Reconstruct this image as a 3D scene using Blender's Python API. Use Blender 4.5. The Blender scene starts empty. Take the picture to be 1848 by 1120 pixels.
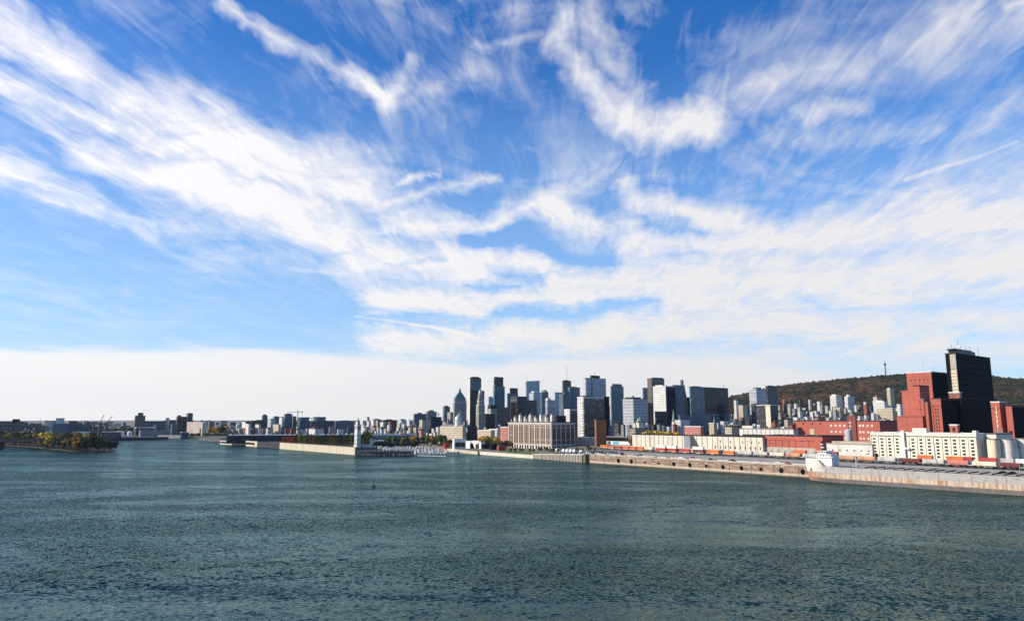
import bpy, bmesh, math, random
from mathutils import Vector, Matrix, noise as mnoise
R = math.radians
rnd = random.Random(11)
scene = bpy.context.scene
COL = scene.collection

# ------------------------------------------------------------------ camera
F = 1283.0            # focal length in photograph pixels (1848 wide)
CX, CY = 924.0, 560.0
PITCH = math.atan(197.0 / F)
CAMZ = 52.0
cam_d = bpy.data.cameras.new('camera')
cam_d.sensor_width = 36.0
cam_d.lens = F / 1848.0 * 36.0
cam_d.clip_start = 1.0
cam_d.clip_end = 80000.0
cam = bpy.data.objects.new('camera', cam_d)
cam.location = (0, 0, CAMZ)
cam.rotation_euler = (math.pi / 2 + PITCH, 0, 0)
COL.objects.link(cam)
scene.camera = cam

def ray(px, py):
    a, b = (px - CX) / F, (CY - py) / F
    c, s = math.cos(PITCH), math.sin(PITCH)
    return Vector((a, c - s * b, s + c * b))
def at(px, py, Y):
    d = ray(px, py)
    return Vector((d.x / d.y * Y, Y, CAMZ + d.z / d.y * Y))
def gpt(px, py, z=0.0):
    d = ray(px, py)
    t = (z - CAMZ) / d.z
    return Vector((d.x * t, d.y * t, z))
def kx(px, py=757.0):
    d = ray(px, py)
    return d.x / d.y
def zat(py, Y, px=924.0):
    return at(px, py, Y).z
def pix(p):
    """where a world point falls, in photograph pixels (used for layout checks)"""
    c, s = math.cos(PITCH), math.sin(PITCH)
    y = p[1] * c + (p[2] - CAMZ) * s
    u = -p[1] * s + (p[2] - CAMZ) * c
    return CX + F * p[0] / y, CY - F * u / y

# ------------------------------------------------------------------ light
SUN_AZ, SUN_EL = -98.0, 30.0       # degrees from the view direction (left is negative), and height
sun_dir = Vector((math.sin(R(SUN_AZ)) * math.cos(R(SUN_EL)), math.cos(R(SUN_AZ)) * math.cos(R(SUN_EL)), math.sin(R(SUN_EL))))
sd = bpy.data.lights.new('sun', 'SUN')
sd.energy = 5.0
sd.angle = R(0.53)
sd.color = (1.0, 0.90, 0.76)
sun = bpy.data.objects.new('sun', sd)
sun.rotation_euler = (-sun_dir).to_track_quat('-Z', 'Y').to_euler()
sun.location = (-400, 0, 600)
COL.objects.link(sun)
scene.view_settings.view_transform = 'Standard'
scene.view_settings.look = 'None'
scene.view_settings.exposure = 0.18
scene.view_settings.gamma = 1.0
scene.render.engine = 'CYCLES'
scene.cycles.use_adaptive_sampling = True
scene.cycles.adaptive_threshold = 0.012
scene.cycles.adaptive_min_samples = 6
scene.cycles.max_bounces = 5
scene.cycles.diffuse_bounces = 2
scene.cycles.glossy_bounces = 2
scene.cycles.volume_bounces = 0
scene.cycles.use_denoising = True

# ------------------------------------------------------------------ node helper
class NT:
    def __init__(s, tree): s.t = tree; s.n = tree.nodes; s.l = tree.links
    def new(s, typ, ins=None, **kw):
        n = s.n.new(typ)
        for k, v in kw.items(): setattr(n, k, v)
        for k, v in (ins or {}).items(): s.set(n, k, v)
        return n
    def set(s, n, k, v):
        sock = n.inputs[k]
        if isinstance(v, bpy.types.NodeSocket): s.l.new(v, sock)
        elif isinstance(v, bpy.types.Node): s.l.new(v.outputs[0], sock)
        else: sock.default_value = v
    def m(s, op, a, b=0.0, c=None, clamp=False):
        d = {0: a, 1: b}
        if c is not None: d[2] = c
        n = s.new('ShaderNodeMath', d, operation=op); n.use_clamp = clamp
        return n.outputs[0]
    def vm(s, op, a, b=(0, 0, 0)):
        return s.new('ShaderNodeVectorMath', {0: a, 1: b}, operation=op)
    def comb(s, x, y, z=0.0):
        return s.new('ShaderNodeCombineXYZ', {0: x, 1: y, 2: z}).outputs[0]
    def noise(s, vec, scale, detail=3.0, rough=0.5, dist=0.0, dims='3D'):
        n = s.new('ShaderNodeTexNoise', noise_dimensions=dims)
        s.set(n, 'Vector', vec); s.set(n, 'Scale', scale); s.set(n, 'Detail', detail)
        s.set(n, 'Roughness', rough); s.set(n, 'Distortion', dist)
        return n
    def rng(s, v, a, b, c, d, smooth=False):
        n = s.new('ShaderNodeMapRange', {0: v, 1: a, 2: b, 3: c, 4: d}); n.clamp = True
        if smooth: n.interpolation_type = 'SMOOTHSTEP'
        return n.outputs[0]
    def mixc(s, f, a, b, blend='MIX'):
        n = s.new('ShaderNodeMix', data_type='RGBA', blend_type=blend)
        s.set(n, 0, f); s.set(n, 6, a); s.set(n, 7, b)
        return n.outputs[2]
    def mixf(s, f, a, b):
        n = s.new('ShaderNodeMix', data_type='FLOAT')
        s.set(n, 0, f); s.set(n, 2, a); s.set(n, 3, b)
        return n.outputs[0]
def c4(c): return (c[0], c[1], c[2], 1.0)

# ------------------------------------------------------------------ sky with cirrus
world = bpy.data.worlds.new('World')
scene.world = world
world.use_nodes = True
wt = NT(world.node_tree)
wt.n.clear()
sky = wt.new('ShaderNodeTexSky', sky_type='NISHITA')
sky.sun_disc = False
sky.sun_elevation = R(SUN_EL)
sky.sun_rotation = R(SUN_AZ)
sky.altitude = 50
sky.air_density = 1.0
sky.dust_density = 0.6
sky.ozone_density = 2.0
geo = wt.new('ShaderNodeTexCoord')
sep = wt.new('ShaderNodeSeparateXYZ', {0: geo.outputs['Generated']})
az = wt.m('ARCTAN2', sep.outputs[0], sep.outputs[1])
el = wt.m('ARCSINE', sep.outputs[2])
P0 = wt.comb(az, el, 1.0)
# cloud-layer plane coordinates (a layer overhead seen in perspective)
zc = wt.m('ADD', wt.m('MAXIMUM', sep.outputs[2], 0.0), 0.055)
LX = wt.m('DIVIDE', sep.outputs[0], zc); LY = wt.m('DIVIDE', sep.outputs[1], zc)
wn = wt.noise(P0, 8.0, 4.0, 0.62, dims='2D')
warp = wt.vm('MULTIPLY', wt.vm('SUBTRACT', wn.outputs['Color'], (0.5, 0.5, 0.5)), (0.055, 0.045, 0))
wn2 = wt.noise(wt.comb(LX, wt.m('MULTIPLY', LY, 0.6)), 2.2, 4.0, 0.6, dims='2D')
warp2 = wt.vm('MULTIPLY', wt.vm('SUBTRACT', wn2.outputs['Color'], (0.5, 0.5, 0.5)), (0.035, 0.028, 0))
PW = wt.vm('ADD', wt.vm('ADD', P0, warp), warp2).outputs[0]

def ae(px, py):
    d = ray(px, py).normalized()
    return math.atan2(d.x, d.y), math.asin(d.z)
def streaks(lines, vec, rounded=True):
    prev = None
    for pts, rad, wgt in lines:
        n = len(pts)
        for i in range(n - 1):
            a = ae(*pts[i]); b = ae(*pts[i + 1])
            ab = (b[0] - a[0], b[1] - a[1], 0)
            L2 = ab[0] ** 2 + ab[1] ** 2
            rr = (rad[0] + (rad[1] - rad[0]) * (i + 0.5) / (n - 1) if isinstance(rad, tuple) else rad) / F
            ww = wgt[0] + (wgt[1] - wgt[0]) * (i + 0.5) / (n - 1) if isinstance(wgt, tuple) else wgt
            dt = wt.vm('DOT_PRODUCT', vec, (ab[0] / L2, ab[1] / L2, -(a[0] * ab[0] + a[1] * ab[1]) / L2)).outputs['Value']
            # the tiny dependence on the previous streak only keeps the evaluation in order (shader stack size)
            t = wt.m('ADD', dt, 0.0, None, True) if prev is None else wt.m('MULTIPLY_ADD', prev, 1e-9, dt, True)
            q = wt.new('ShaderNodeVectorMath', {0: t, 1: ab, 2: (a[0], a[1], 1)}, operation='MULTIPLY_ADD')
            d = wt.vm('DISTANCE', vec, q).outputs['Value']
            w = wt.m('MULTIPLY_ADD', d, -ww / rr, ww)           # falls straight from the axis, rounded off at the end
            prev = wt.m('MAXIMUM', w, 0.0 if prev is None else prev)
    if not rounded: return prev
    x = wt.m('MINIMUM', prev, 1.0)
    sm = wt.m('MULTIPLY', wt.m('MULTIPLY', x, x), wt.m('MULTIPLY_ADD', x, -2.0, 3.0))
    sm = wt.m('ADD', wt.m('MULTIPLY', sm, 0.75), wt.m('MULTIPLY', x, 0.25))
    return wt.m('ADD', sm, wt.m('MAXIMUM', wt.m('SUBTRACT', prev, 1.0), 0.0))
bright = [
    ([(-60, -10), (90, 85), (200, 160), (330, 225), (470, 285), (610, 325), (660, 340)], (82, 92), (0.85, 0.9)),
    ([(-60, 130), (120, 195), (290, 250), (420, 290), (560, 335), (640, 350)], (38, 50), (0.75, 1.0)),
    ([(-60, 70), (80, 110), (180, 150)], 32, 0.6),
    ([(170, 285), (330, 320), (470, 365), (600, 415), (720, 465)], (55, 85), (0.9, 1.15)),
    ([(-60, 290), (60, 325), (180, 380), (270, 420)], (42, 30), (0.85, 0.5)),
    ([(60, 190), (180, 300), (320, 380), (480, 440)], 85, 0.42),
    ([(280, 385), (480, 430), (620, 480)], 90, 0.45),
    ([(405, -10), (470, 40), (560, 95), (640, 150), (690, 178)], (28, 42), (0.85, 0.8)),
    ([(695, 182), (720, 145), (742, 105)], (62, 24), (0.95, 0.4)),
    ([(560, 110), (640, 155), (690, 200), (760, 170), (860, 120)], 75, 0.38),
    ([(1015, 20), (1010, 80), (1045, 140), (1095, 190), (1160, 232), (1280, 225)], (40, 66), (0.85, 1.15)),
    ([(1060, 20), (1080, 100), (1130, 170)], 90, 0.62),
    ([(1000, 60), (930, 75), (870, 70)], 24, 0.36),
    ([(700, -20), (820, 10), (1000, 20), (1180, -10)], 70, 0.38),
    ([(1990, -30), (1700, 60), (1470, 130), (1300, 200)], (110, 85), (0.42, 0.5)),
    ([(1990, 160), (1750, 225), (1560, 255), (1380, 265)], (75, 75), (0.36, 0.42)),
    ([(1440, 225), (1500, 205), (1550, 200)], 34, 0.55),
    ([(1990, 280), (1750, 350), (1560, 400)], 70, 0.5),
    ([(1800, 5), (1960, -15)], 26, 0.7),
    ([(690, 338), (735, 322), (790, 322)], 16, 0.6),
    ([(650, 365), (760, 362), (850, 325), (905, 312)], 24, 0.65),
    ([(700, 400), (760, 400), (900, 395), (960, 370), (1030, 395), (1120, 425)], 42, 0.85),
    ([(1120, 335), (1150, 365), (1230, 385), (1330, 400), (1420, 430)], (40, 60), 1.0),
    ([(950, 365), (1020, 345), (1100, 300)], 60, 0.5),
    ([(1150, 430), (1400, 440), (1640, 405), (1990, 370)], (85, 85), (1.05, 1.1)),
    ([(640, 470), (820, 480), (1100, 500), (1400, 500), (1990, 480)], (85, 110), (1.0, 1.1)),
    ([(690, 540), (800, 548), (960, 540), (1300, 540), (1990, 560)], (42, 80), (1.1, 0.95)),
    ([(700, 625), (900, 605), (1200, 600), (1500, 590), (1700, 610)], 70, 1.0),
    ([(380, 450), (560, 450), (640, 460)], 80, 0.4),
    ([(1180, 330), (1400, 330), (1700, 330), (1990, 300)], 150, 0.36),
    ([(620, 400), (900, 340), (1150, 310)], 130, 0.28),
    ([(1240, 60), (1500, 40), (1800, -40)], 120, 0.25),
    ([(-60, 500), (150, 560), (300, 600)], 60, 0.25),
    ([(220, 540), (300, 600), (360, 640)], 40, 0.25),
    ([(860, 620), (1300, 640), (1640, 640), (1990, 610)], (50, 60), 0.65),
]
gaps = [
    ([(850, 425), (930, 430), (1010, 462), (1110, 475)], 34, 0.85),
    ([(900, 495), (960, 505)], 26, 0.7),
    ([(840, 515), (930, 520)], 15, 0.6),
    ([(900, 565), (1060, 558), (1180, 552)], 22, 0.8),
    ([(690, 588), (800, 592), (900, 580)], 26, 0.5),
    ([(1170, 400), (1260, 412)], 24, 0.6),
    ([(1220, 460), (1430, 450)], 18, 0.35),
    ([(1430, 545), (1560, 552), (1740, 552), (1990, 540)], 22, 0.55),
    ([(1560, 520), (1990, 505)], 12, 0.35),
    ([(1120, 640), (1400, 620), (1990, 590)], 20, 0.25),
    ([(700, 470), (800, 470)], 14, 0.4),
]
fine = [
    ([(1635, 324), (1700, 302), (1770, 282), (1835, 256)], (6, 3.5), (0.45, 0.3)),
    ([(640, 571), (700, 578), (780, 590), (850, 604)], (2.4, 4.5), (0.4, 0.9)),
]
cb = streaks(bright, PW)
cg = streaks(gaps, PW)
cf = streaks(fine, wt.vm('ADD', P0, wt.vm('MULTIPLY', warp, (0.04, 0.04, 0))).outputs[0], False)
# fibres: noise on the cloud layer, drawn out along the wind
ang = 0.10
rot = wt.new('ShaderNodeVectorRotate', {'Vector': wt.comb(LX, LY), 'Angle': ang}, rotation_type='Z_AXIS')
fib = wt.noise(wt.vm('MULTIPLY', rot, (2.3, 0.62, 1)).outputs[0], 1.6, 6.0, 0.62, 0.6, '2D').outputs[0]
fin = wt.noise(wt.vm('MULTIPLY', rot, (9.0, 2.2, 1)).outputs[0], 2.0, 4.0, 0.6, 0.8, '2D').outputs[0]
puf = wt.noise(wt.comb(LX, LY), 2.6, 6.0, 0.64, 0.5, '2D').outputs[0]
tex = wt.m('ADD', wt.m('MULTIPLY', fib, 1.15), wt.m('MULTIPLY', puf, 0.85))      # about 1 in the mean
tex = wt.m('ADD', wt.m('SUBTRACT', tex, 1.0), wt.m('MULTIPLY', wt.m('SUBTRACT', fin, 0.5), 0.55))
far_soft = wt.rng(el, 0.05, 0.35, 0.55, 1.0)
tex = wt.m('MULTIPLY', tex, far_soft)
# thin veil ahead only; sky behind kept cloudless so shaded walls stay dark
front = wt.rng(sep.outputs[1], -0.2, 0.6, 0.0, 1.0)
base = wt.m('MULTIPLY', front, 0.13)
cov = wt.m('SUBTRACT', wt.m('MAXIMUM', wt.m('ADD', cb, wt.m('MULTIPLY', base, 0.6)), base), wt.m('MULTIPLY', cg, 1.0))
dens = wt.m('ADD', cov, wt.m('MULTIPLY', tex, 1.35))
dens = wt.rng(dens, 0.0, 1.08, 0.0, 1.0, False)
dens = wt.m('MULTIPLY', dens, wt.rng(cov, 0.02, 0.35, 0.35, 1.0))
dens = wt.m('POWER', dens, 1.15)
dens = wt.m('ADD', dens, cf, clamp=True)
# bank of stratus along the horizon
bn = wt.noise(wt.comb(wt.m('MULTIPLY', az, 2.2), wt.m('MULTIPLY', el, 16.0)), 2.0, 4.0, 0.6, dims='2D').outputs[0]
bn = wt.m('MULTIPLY', wt.m('SUBTRACT', bn, 0.5), 0.06)
top_l = ae(300, 622)[1]; top_r = ae(1700, 690)[1]
edge = wt.rng(az, 0.28, 0.62, top_l, top_r, True)
rel = wt.m('SUBTRACT', wt.m('ADD', el, bn), edge)
bank = wt.rng(rel, -0.022, 0.008, 1.0, 0.0, True)
bank = wt.m('MULTIPLY', bank, wt.m('ADD', wt.rng(az, 0.3, 0.6, 0.95, 0.72), wt.m('MULTIPLY', bn, 3.0)))
dens = wt.m('MAXIMUM', dens, bank)
dens = wt.m('MULTIPLY', dens, wt.m('MULTIPLY', front, 0.95))
# sky colour: Nishita, a little deeper
skyc = wt.new('ShaderNodeHueSaturation', {'Hue': 0.513, 'Saturation': 1.42, 'Value': 1.4, 'Color': sky.outputs[0]}).outputs[0]
SKY_K = 0.115
skyc = wt.mixc(wt.rng(el, 0.03, 0.48, 0.72, 0.0), skyc, (0.34 / SKY_K, 0.56 / SKY_K, 0.90 / SKY_K, 1))
# clouds are lit by the sun: brighter towards it, cream at the horizon
toward = wt.vm('DOT_PRODUCT', geo.outputs['Generated'], tuple(sun_dir)).outputs['Value']
cl_b = wt.rng(toward, -0.25, 0.75, 0.80, 1.0)
cl_col = wt.mixc(wt.rng(el, 0.02, 0.22, 1.0, 0.0), (0.98, 0.955, 0.96, 1), (0.97, 0.935, 0.90, 1))
cl_col = wt.mixc(1.0, cl_col, wt.comb(cl_b, cl_b, cl_b), 'MULTIPLY')
cl_scaled = wt.new('ShaderNodeVectorMath', {0: cl_col, 'Scale': 1.0 / SKY_K}, operation='SCALE').outputs[0]
final = wt.mixc(dens, skyc, cl_scaled)
bg = wt.new('ShaderNodeBackground', {'Color': final, 'Strength': SKY_K})
wo = wt.new('ShaderNodeOutputWorld', {'Surface': bg})
# ------------------------------------------------------------------ materials
MATS = {}
def pbr(name):
    m = bpy.data.materials.new(name); m.use_nodes = True
    t = NT(m.node_tree); t.n.clear()
    b = t.new('ShaderNodeBsdfPrincipled'); t.new('ShaderNodeOutputMaterial', {'Surface': b.outputs[0]})
    MATS[name] = m
    return m, t, b
# water
m = bpy.data.materials.new('river_water'); m.use_nodes = True; MATS['river_water'] = m
t = NT(m.node_tree); t.n.clear()
tc = t.new('ShaderNodeTexCoord'); ob = tc.outputs['Object']
# wave slopes at several sizes; each noise colour channel is one slope component
w0 = t.noise(t.vm('MULTIPLY', ob, (0.030, 0.045, 1)).outputs[0], 1.0, 2.0, 0.6, 0.4, '2D')
w1 = t.noise(t.vm('MULTIPLY', ob, (0.13, 0.20, 1)).outputs[0], 1.0, 3.0, 0.75, 0.4, '2D')
w2 = t.noise(t.vm('MULTIPLY', ob, (0.60, 0.85, 1)).outputs[0], 1.0, 2.0, 0.6, 0.5, '2D')
w3 = t.noise(t.vm('MULTIPLY', ob, (0.005, 0.022, 1)).outputs[0], 1.0, 4.0, 0.62, 1.0, '2D')
cur = t.noise(t.vm('MULTIPLY', ob, (0.0032, 0.008, 1)).outputs[0], 1.0, 6.0, 0.66, 1.6, '2D')  # current patches
patch = t.rng(cur.outputs[0], 0.40, 0.60, 0.38, 1.45)
def slope(w, k):
    return t.new('ShaderNodeVectorMath', {0: t.vm('SUBTRACT', w.outputs['Color'], (0.5, 0.5, 0.5)).outputs[0], 'Scale': k}, operation='SCALE').outputs[0]
sl = t.vm('ADD', t.vm('ADD', slope(w1, 1.3), slope(w2, 2.25)).outputs[0], slope(w0, 0.45)).outputs[0]
sl = t.new('ShaderNodeVectorMath', {0: sl, 'Scale': patch}, operation='SCALE').outputs[0]
sl = t.vm('ADD', sl, slope(w3, 0.6)).outputs[0]
nrm = t.vm('NORMALIZE', t.vm('ADD', t.vm('MULTIPLY', sl, (1.3, 1.0, 0.0)).outputs[0], (0, 0, 1)).outputs[0]).outputs[0]
body = t.new('ShaderNodeBsdfDiffuse', {'Color': t.mixc(t.rng(cur.outputs[0], 0.38, 0.62, 0, 1), (0.003, 0.014, 0.015, 1), (0.006, 0.028, 0.026, 1)), 'Normal': nrm})
gl = t.new('ShaderNodeBsdfGlossy', {'Color': (0.53, 0.74, 0.715, 1), 'Roughness': 0.15, 'Normal': nrm})
fr = t.new('ShaderNodeFresnel', {'IOR': 1.33, 'Normal': nrm})
mx = t.new('ShaderNodeMixShader', {0: t.m('MULTIPLY', fr, 0.88), 1: body, 2: gl})
t.new('ShaderNodeOutputMaterial', {'Surface': mx})
def new_obj(name, verts, faces, mats=(), parent=None, smooth=False, fm=None):
    me = bpy.data.meshes.new(name)
    me.from_pydata([tuple(v) for v in verts], [], faces)
    for mm in mats: me.materials.append(MATS[mm] if isinstance(mm, str) else mm)
    if fm: me.polygons.foreach_set('material_index', fm)
    if smooth: me.polygons.foreach_set('use_smooth', [True] * len(me.polygons))
    me.update()
    o = bpy.data.objects.new(name, me); COL.objects.link(o)
    if parent: o.parent = parent
    return o
S = 30000
o = new_obj('river', [(-S, -3000, 0), (S, -3000, 0), (S, 2 * S, 0), (-S, 2 * S, 0)], [(0, 1, 2, 3)], ['river_water'])
o['kind'] = 'structure'
# ------------------------------------------------------------------ plain materials
def weathered(name, col, rough=0.8, var=0.18, scale=0.15, streak=0.0, metal=0.0, spec=0.4, bump=0.0):
    """a paint, stone or metal with soft uneven wear; var is the strength of the wear, streak draws it out downwards"""
    m, t, b = pbr(name)
    tc = t.new('ShaderNodeTexCoord').outputs['Object']
    sv = (1, 1, 0.15) if streak else (1, 1, 1)
    n = t.noise(t.vm('MULTIPLY', tc, sv).outputs[0], scale, 5.0, 0.65).outputs[0]
    k = t.rng(n, 0.3, 0.7, 1.0 - var, 1.0 + var)
    t.set(b, 'Base Color', t.vm('MULTIPLY', c4(col)[:3], t.comb(k, k, k)).outputs[0])
    t.set(b, 'Roughness', rough); t.set(b, 'Metallic', metal); t.set(b, 'Specular IOR Level', spec)
    if bump:
        t.set(b, 'Normal', t.new('ShaderNodeBump', {'Strength': 0.6, 'Distance': bump, 'Height': n}))
    return m
def facade(name, wall, glass, fw=3.2, fh=3.6, wx=0.6, wz=0.55, var=0.12, blinds=0.15, rough=0.8, grough=0.12, gspec=0.5, base_h=0.0, wspec=0.3):
    """wall with a regular grid of glazing: windows of width wx*fw and height wz*fh, some with pale blinds"""
    m, t, b = pbr(name)
    tcn = t.new('ShaderNodeTexCoord'); tc = tcn.outputs['Object']
    sp = t.new('ShaderNodeSeparateXYZ', {0: tc})
    u = t.m('DIVIDE', t.m('ADD', sp.outputs[0], sp.outputs[1]), fw)
    z = t.m('DIVIDE', t.m('SUBTRACT', sp.outputs[2], base_h), fh)
    inx = t.m('LESS_THAN', t.m('ABSOLUTE', t.m('SUBTRACT', t.m('FRACT', u), 0.5)), wx / 2)
    inz = t.m('LESS_THAN', t.m('ABSOLUTE', t.m('SUBTRACT', t.m('FRACT', z), 0.5)), wz / 2)
    ns = t.new('ShaderNodeSeparateXYZ', {0: tcn.outputs['Normal']})
    side = t.m('LESS_THAN', t.m('ABSOLUTE', ns.outputs[2]), 0.5)
    win = t.m('MULTIPLY', t.m('MULTIPLY', inx, inz), side)
    rn = t.new('ShaderNodeTexWhiteNoise', {'Vector': t.comb(t.m('FLOOR', u), t.m('FLOOR', z), 0.0)}, noise_dimensions='2D')
    n = t.noise(tc, 0.06, 4.0, 0.6).outputs[0]
    k = t.rng(n, 0.3, 0.7, 1.0 - var, 1.0 + var)
    wc = t.vm('MULTIPLY', tuple(wall), t.comb(k, k, k)).outputs[0]
    gk = t.rng(rn.outputs[0], 0.0, 1.0, 0.4, 2.0)
    gc = t.vm('MULTIPLY', tuple(glass), t.comb(gk, gk, gk)).outputs[0]
    bl = t.m('GREATER_THAN', rn.outputs[0], 1.0 - blinds)
    gc = t.mixc(t.m('MULTIPLY', bl, 0.6), gc, (0.30, 0.29, 0.27, 1))
    t.set(b, 'Base Color', t.mixc(win, wc, gc))
    t.set(b, 'Roughness', t.mixf(win, rough, grough))
    t.set(b, 'Specular IOR Level', t.mixf(win, wspec, gspec))
    return m
W = weathered
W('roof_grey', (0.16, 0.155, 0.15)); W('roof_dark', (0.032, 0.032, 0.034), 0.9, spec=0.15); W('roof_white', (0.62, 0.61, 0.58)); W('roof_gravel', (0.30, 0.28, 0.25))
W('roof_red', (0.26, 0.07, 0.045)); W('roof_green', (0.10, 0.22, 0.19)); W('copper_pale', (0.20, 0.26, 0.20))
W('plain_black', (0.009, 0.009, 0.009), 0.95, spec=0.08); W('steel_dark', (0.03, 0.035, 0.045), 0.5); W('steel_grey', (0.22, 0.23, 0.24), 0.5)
W('white_paint', (0.78, 0.76, 0.72), 0.5, 0.08); W('white_stone', (0.60, 0.56, 0.50)); W('grey_stone', (0.25, 0.24, 0.23))
W('brick_red', (0.39, 0.105, 0.072), 0.85, 0.12, 0.05, bump=0.05); W('brick_dark', (0.20, 0.055, 0.04)); W('rust', (0.30, 0.10, 0.045), 0.9, 0.4)
W('concrete', (0.42, 0.37, 0.30), 0.9, 0.25, 0.1, 1); W('concrete_pale', (0.62, 0.55, 0.43), 0.9, 0.15, 0.08, 1)
W('asphalt', (0.055, 0.055, 0.057), 0.9); W('beige_gravel', (0.44, 0.37, 0.27), 0.95); W('grass_green', (0.075, 0.13, 0.022), 0.95, 0.3, 0.1)
W('glass_pane', (0.012, 0.015, 0.018), 0.15, 0.3, 0.6, spec=0.5); W('blue_metal', (0.045, 0.085, 0.13), 0.6); W('cyan_panel', (0.05, 0.42, 0.60), 0.5)
W('orange_paint', (0.62, 0.15, 0.035), 0.6); W('red_paint', (0.42, 0.045, 0.035), 0.6); W('maroon_paint', (0.13, 0.025, 0.02), 0.65, 0.35)
W('pink_paint', (0.50, 0.17, 0.13), 0.65); W('cream_paint', (0.64, 0.55, 0.40), 0.65, 0.2, 0.3, 1); W('tan_paint', (0.48, 0.25, 0.14), 0.7, 0.3, 0.3, 1)
W('grey_paint', (0.45, 0.42, 0.39), 0.65, 0.25, 0.3, 1); W('green_paint', (0.02, 0.09, 0.06), 0.6); W('blue_paint', (0.03, 0.16, 0.35), 0.6)
W('silver_paint', (0.5, 0.5, 0.5), 0.35, 0.05, metal=0.3); W('black_paint', (0.02, 0.02, 0.022), 0.3, 0.05)
W('bark', (0.06, 0.045, 0.035), 0.95); W('sand', (0.46, 0.39, 0.28), 0.95, 0.15, 0.08)
W('brown_panel', (0.30, 0.12, 0.045), 0.7, 0.15, 0.1, 1); W('rock', (0.10, 0.095, 0.09), 0.95, 0.5, 0.3)
FC = facade
FC('f_darkglass', (0.018, 0.024, 0.030), (0.012, 0.018, 0.024), 3.0, 3.9, 0.8, 0.6, blinds=0.04, gspec=0.35)
FC('f_tealglass', (0.05, 0.12, 0.15), (0.03, 0.09, 0.12), 3.0, 4.0, 0.78, 0.62, blinds=0.1, grough=0.1, gspec=0.7)
FC('f_blueglass', (0.30, 0.40, 0.46), (0.16, 0.26, 0.33), 3.0, 4.0, 0.8, 0.66, blinds=0.15, grough=0.1, gspec=0.7)
FC('f_paleglass', (0.50, 0.55, 0.58), (0.16, 0.24, 0.31), 3.0, 3.9, 0.72, 0.55, blinds=0.3, gspec=0.7)
FC('f_greyband', (0.42, 0.45, 0.48), (0.13, 0.15, 0.18), 30.0, 4.0, 1.1, 0.5, blinds=0.0)
FC('f_greygrid', (0.15, 0.15, 0.16), (0.02, 0.025, 0.03), 3.4, 3.8, 0.5, 0.5, blinds=0.1)
FC('f_stone', (0.36, 0.32, 0.27), (0.05, 0.05, 0.05), 3.4, 3.9, 0.42, 0.55)
FC('f_stoneband', (0.42, 0.39, 0.35), (0.05, 0.05, 0.055), 2.6, 30.0, 0.5, 0.92)
FC('f_white', (0.62, 0.60, 0.56), (0.05, 0.06, 0.07), 4.0, 3.6, 0.45, 0.42)
FC('f_whitedots', (0.60, 0.58, 0.54), (0.10, 0.11, 0.12), 4.6, 4.2, 0.55, 0.30, blinds=0.3)
FC('f_greydots', (0.42, 0.43, 0.46), (0.05, 0.06, 0.07), 4.2, 6.0, 0.38, 0.62)
FC('f_brown', (0.16, 0.13, 0.11), (0.02, 0.02, 0.02), 3.6, 3.3, 0.62, 0.5)
FC('f_blackbalcony', (0.10, 0.10, 0.10), (0.012, 0.014, 0.014), 5.0, 3.3, 0.9, 0.72, blinds=0.08)
FC('f_brick', (0.30, 0.095, 0.06), (0.05, 0.05, 0.05), 3.4, 3.5, 0.45, 0.5)
FC('f_pink', (0.50, 0.20, 0.16), (0.12, 0.1, 0.1), 3.2, 3.4, 0.5, 0.5)
FC('f_beige', (0.50, 0.42, 0.30), (0.05, 0.05, 0.05), 3.6, 3.4, 0.45, 0.45)
FC('f_grey', (0.28, 0.27, 0.26), (0.04, 0.045, 0.05), 3.4, 3.4, 0.5, 0.5)
FC('f_darkgrey', (0.055, 0.06, 0.068), (0.02, 0.025, 0.03), 3.4, 3.5, 0.6, 0.5)
FC('f_bluegrey', (0.10, 0.145, 0.175), (0.045, 0.07, 0.09), 3.6, 3.6, 0.6, 0.5)
FC('f_silo', (0.11, 0.13, 0.15), (0.05, 0.06, 0.07), 7.5, 200.0, 0.22, 0.96, blinds=0)
FC('f_silopale', (0.50, 0.42, 0.35), (0.33, 0.27, 0.23), 7.5, 200.0, 0.16, 0.98, blinds=0)
FC('f_lightband', (0.58, 0.61, 0.64), (0.07, 0.10, 0.13), 30.0, 3.8, 1.1, 0.5, blinds=0)
FC('f_blackband', (0.014, 0.013, 0.013), (0.009, 0.009, 0.009), 40.0, 3.9, 1.1, 0.5, blinds=0, grough=0.9, gspec=0.05, wspec=0.05)
FC('f_windowcol', (0.16, 0.11, 0.08), (0.014, 0.015, 0.017), 50.0, 3.3, 1.1, 0.66, blinds=0.12)
FC('f_brickrib', (0.39, 0.105, 0.072), (0.28, 0.08, 0.055), 7.0, 300.0, 0.06, 1.0, blinds=0)

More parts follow.
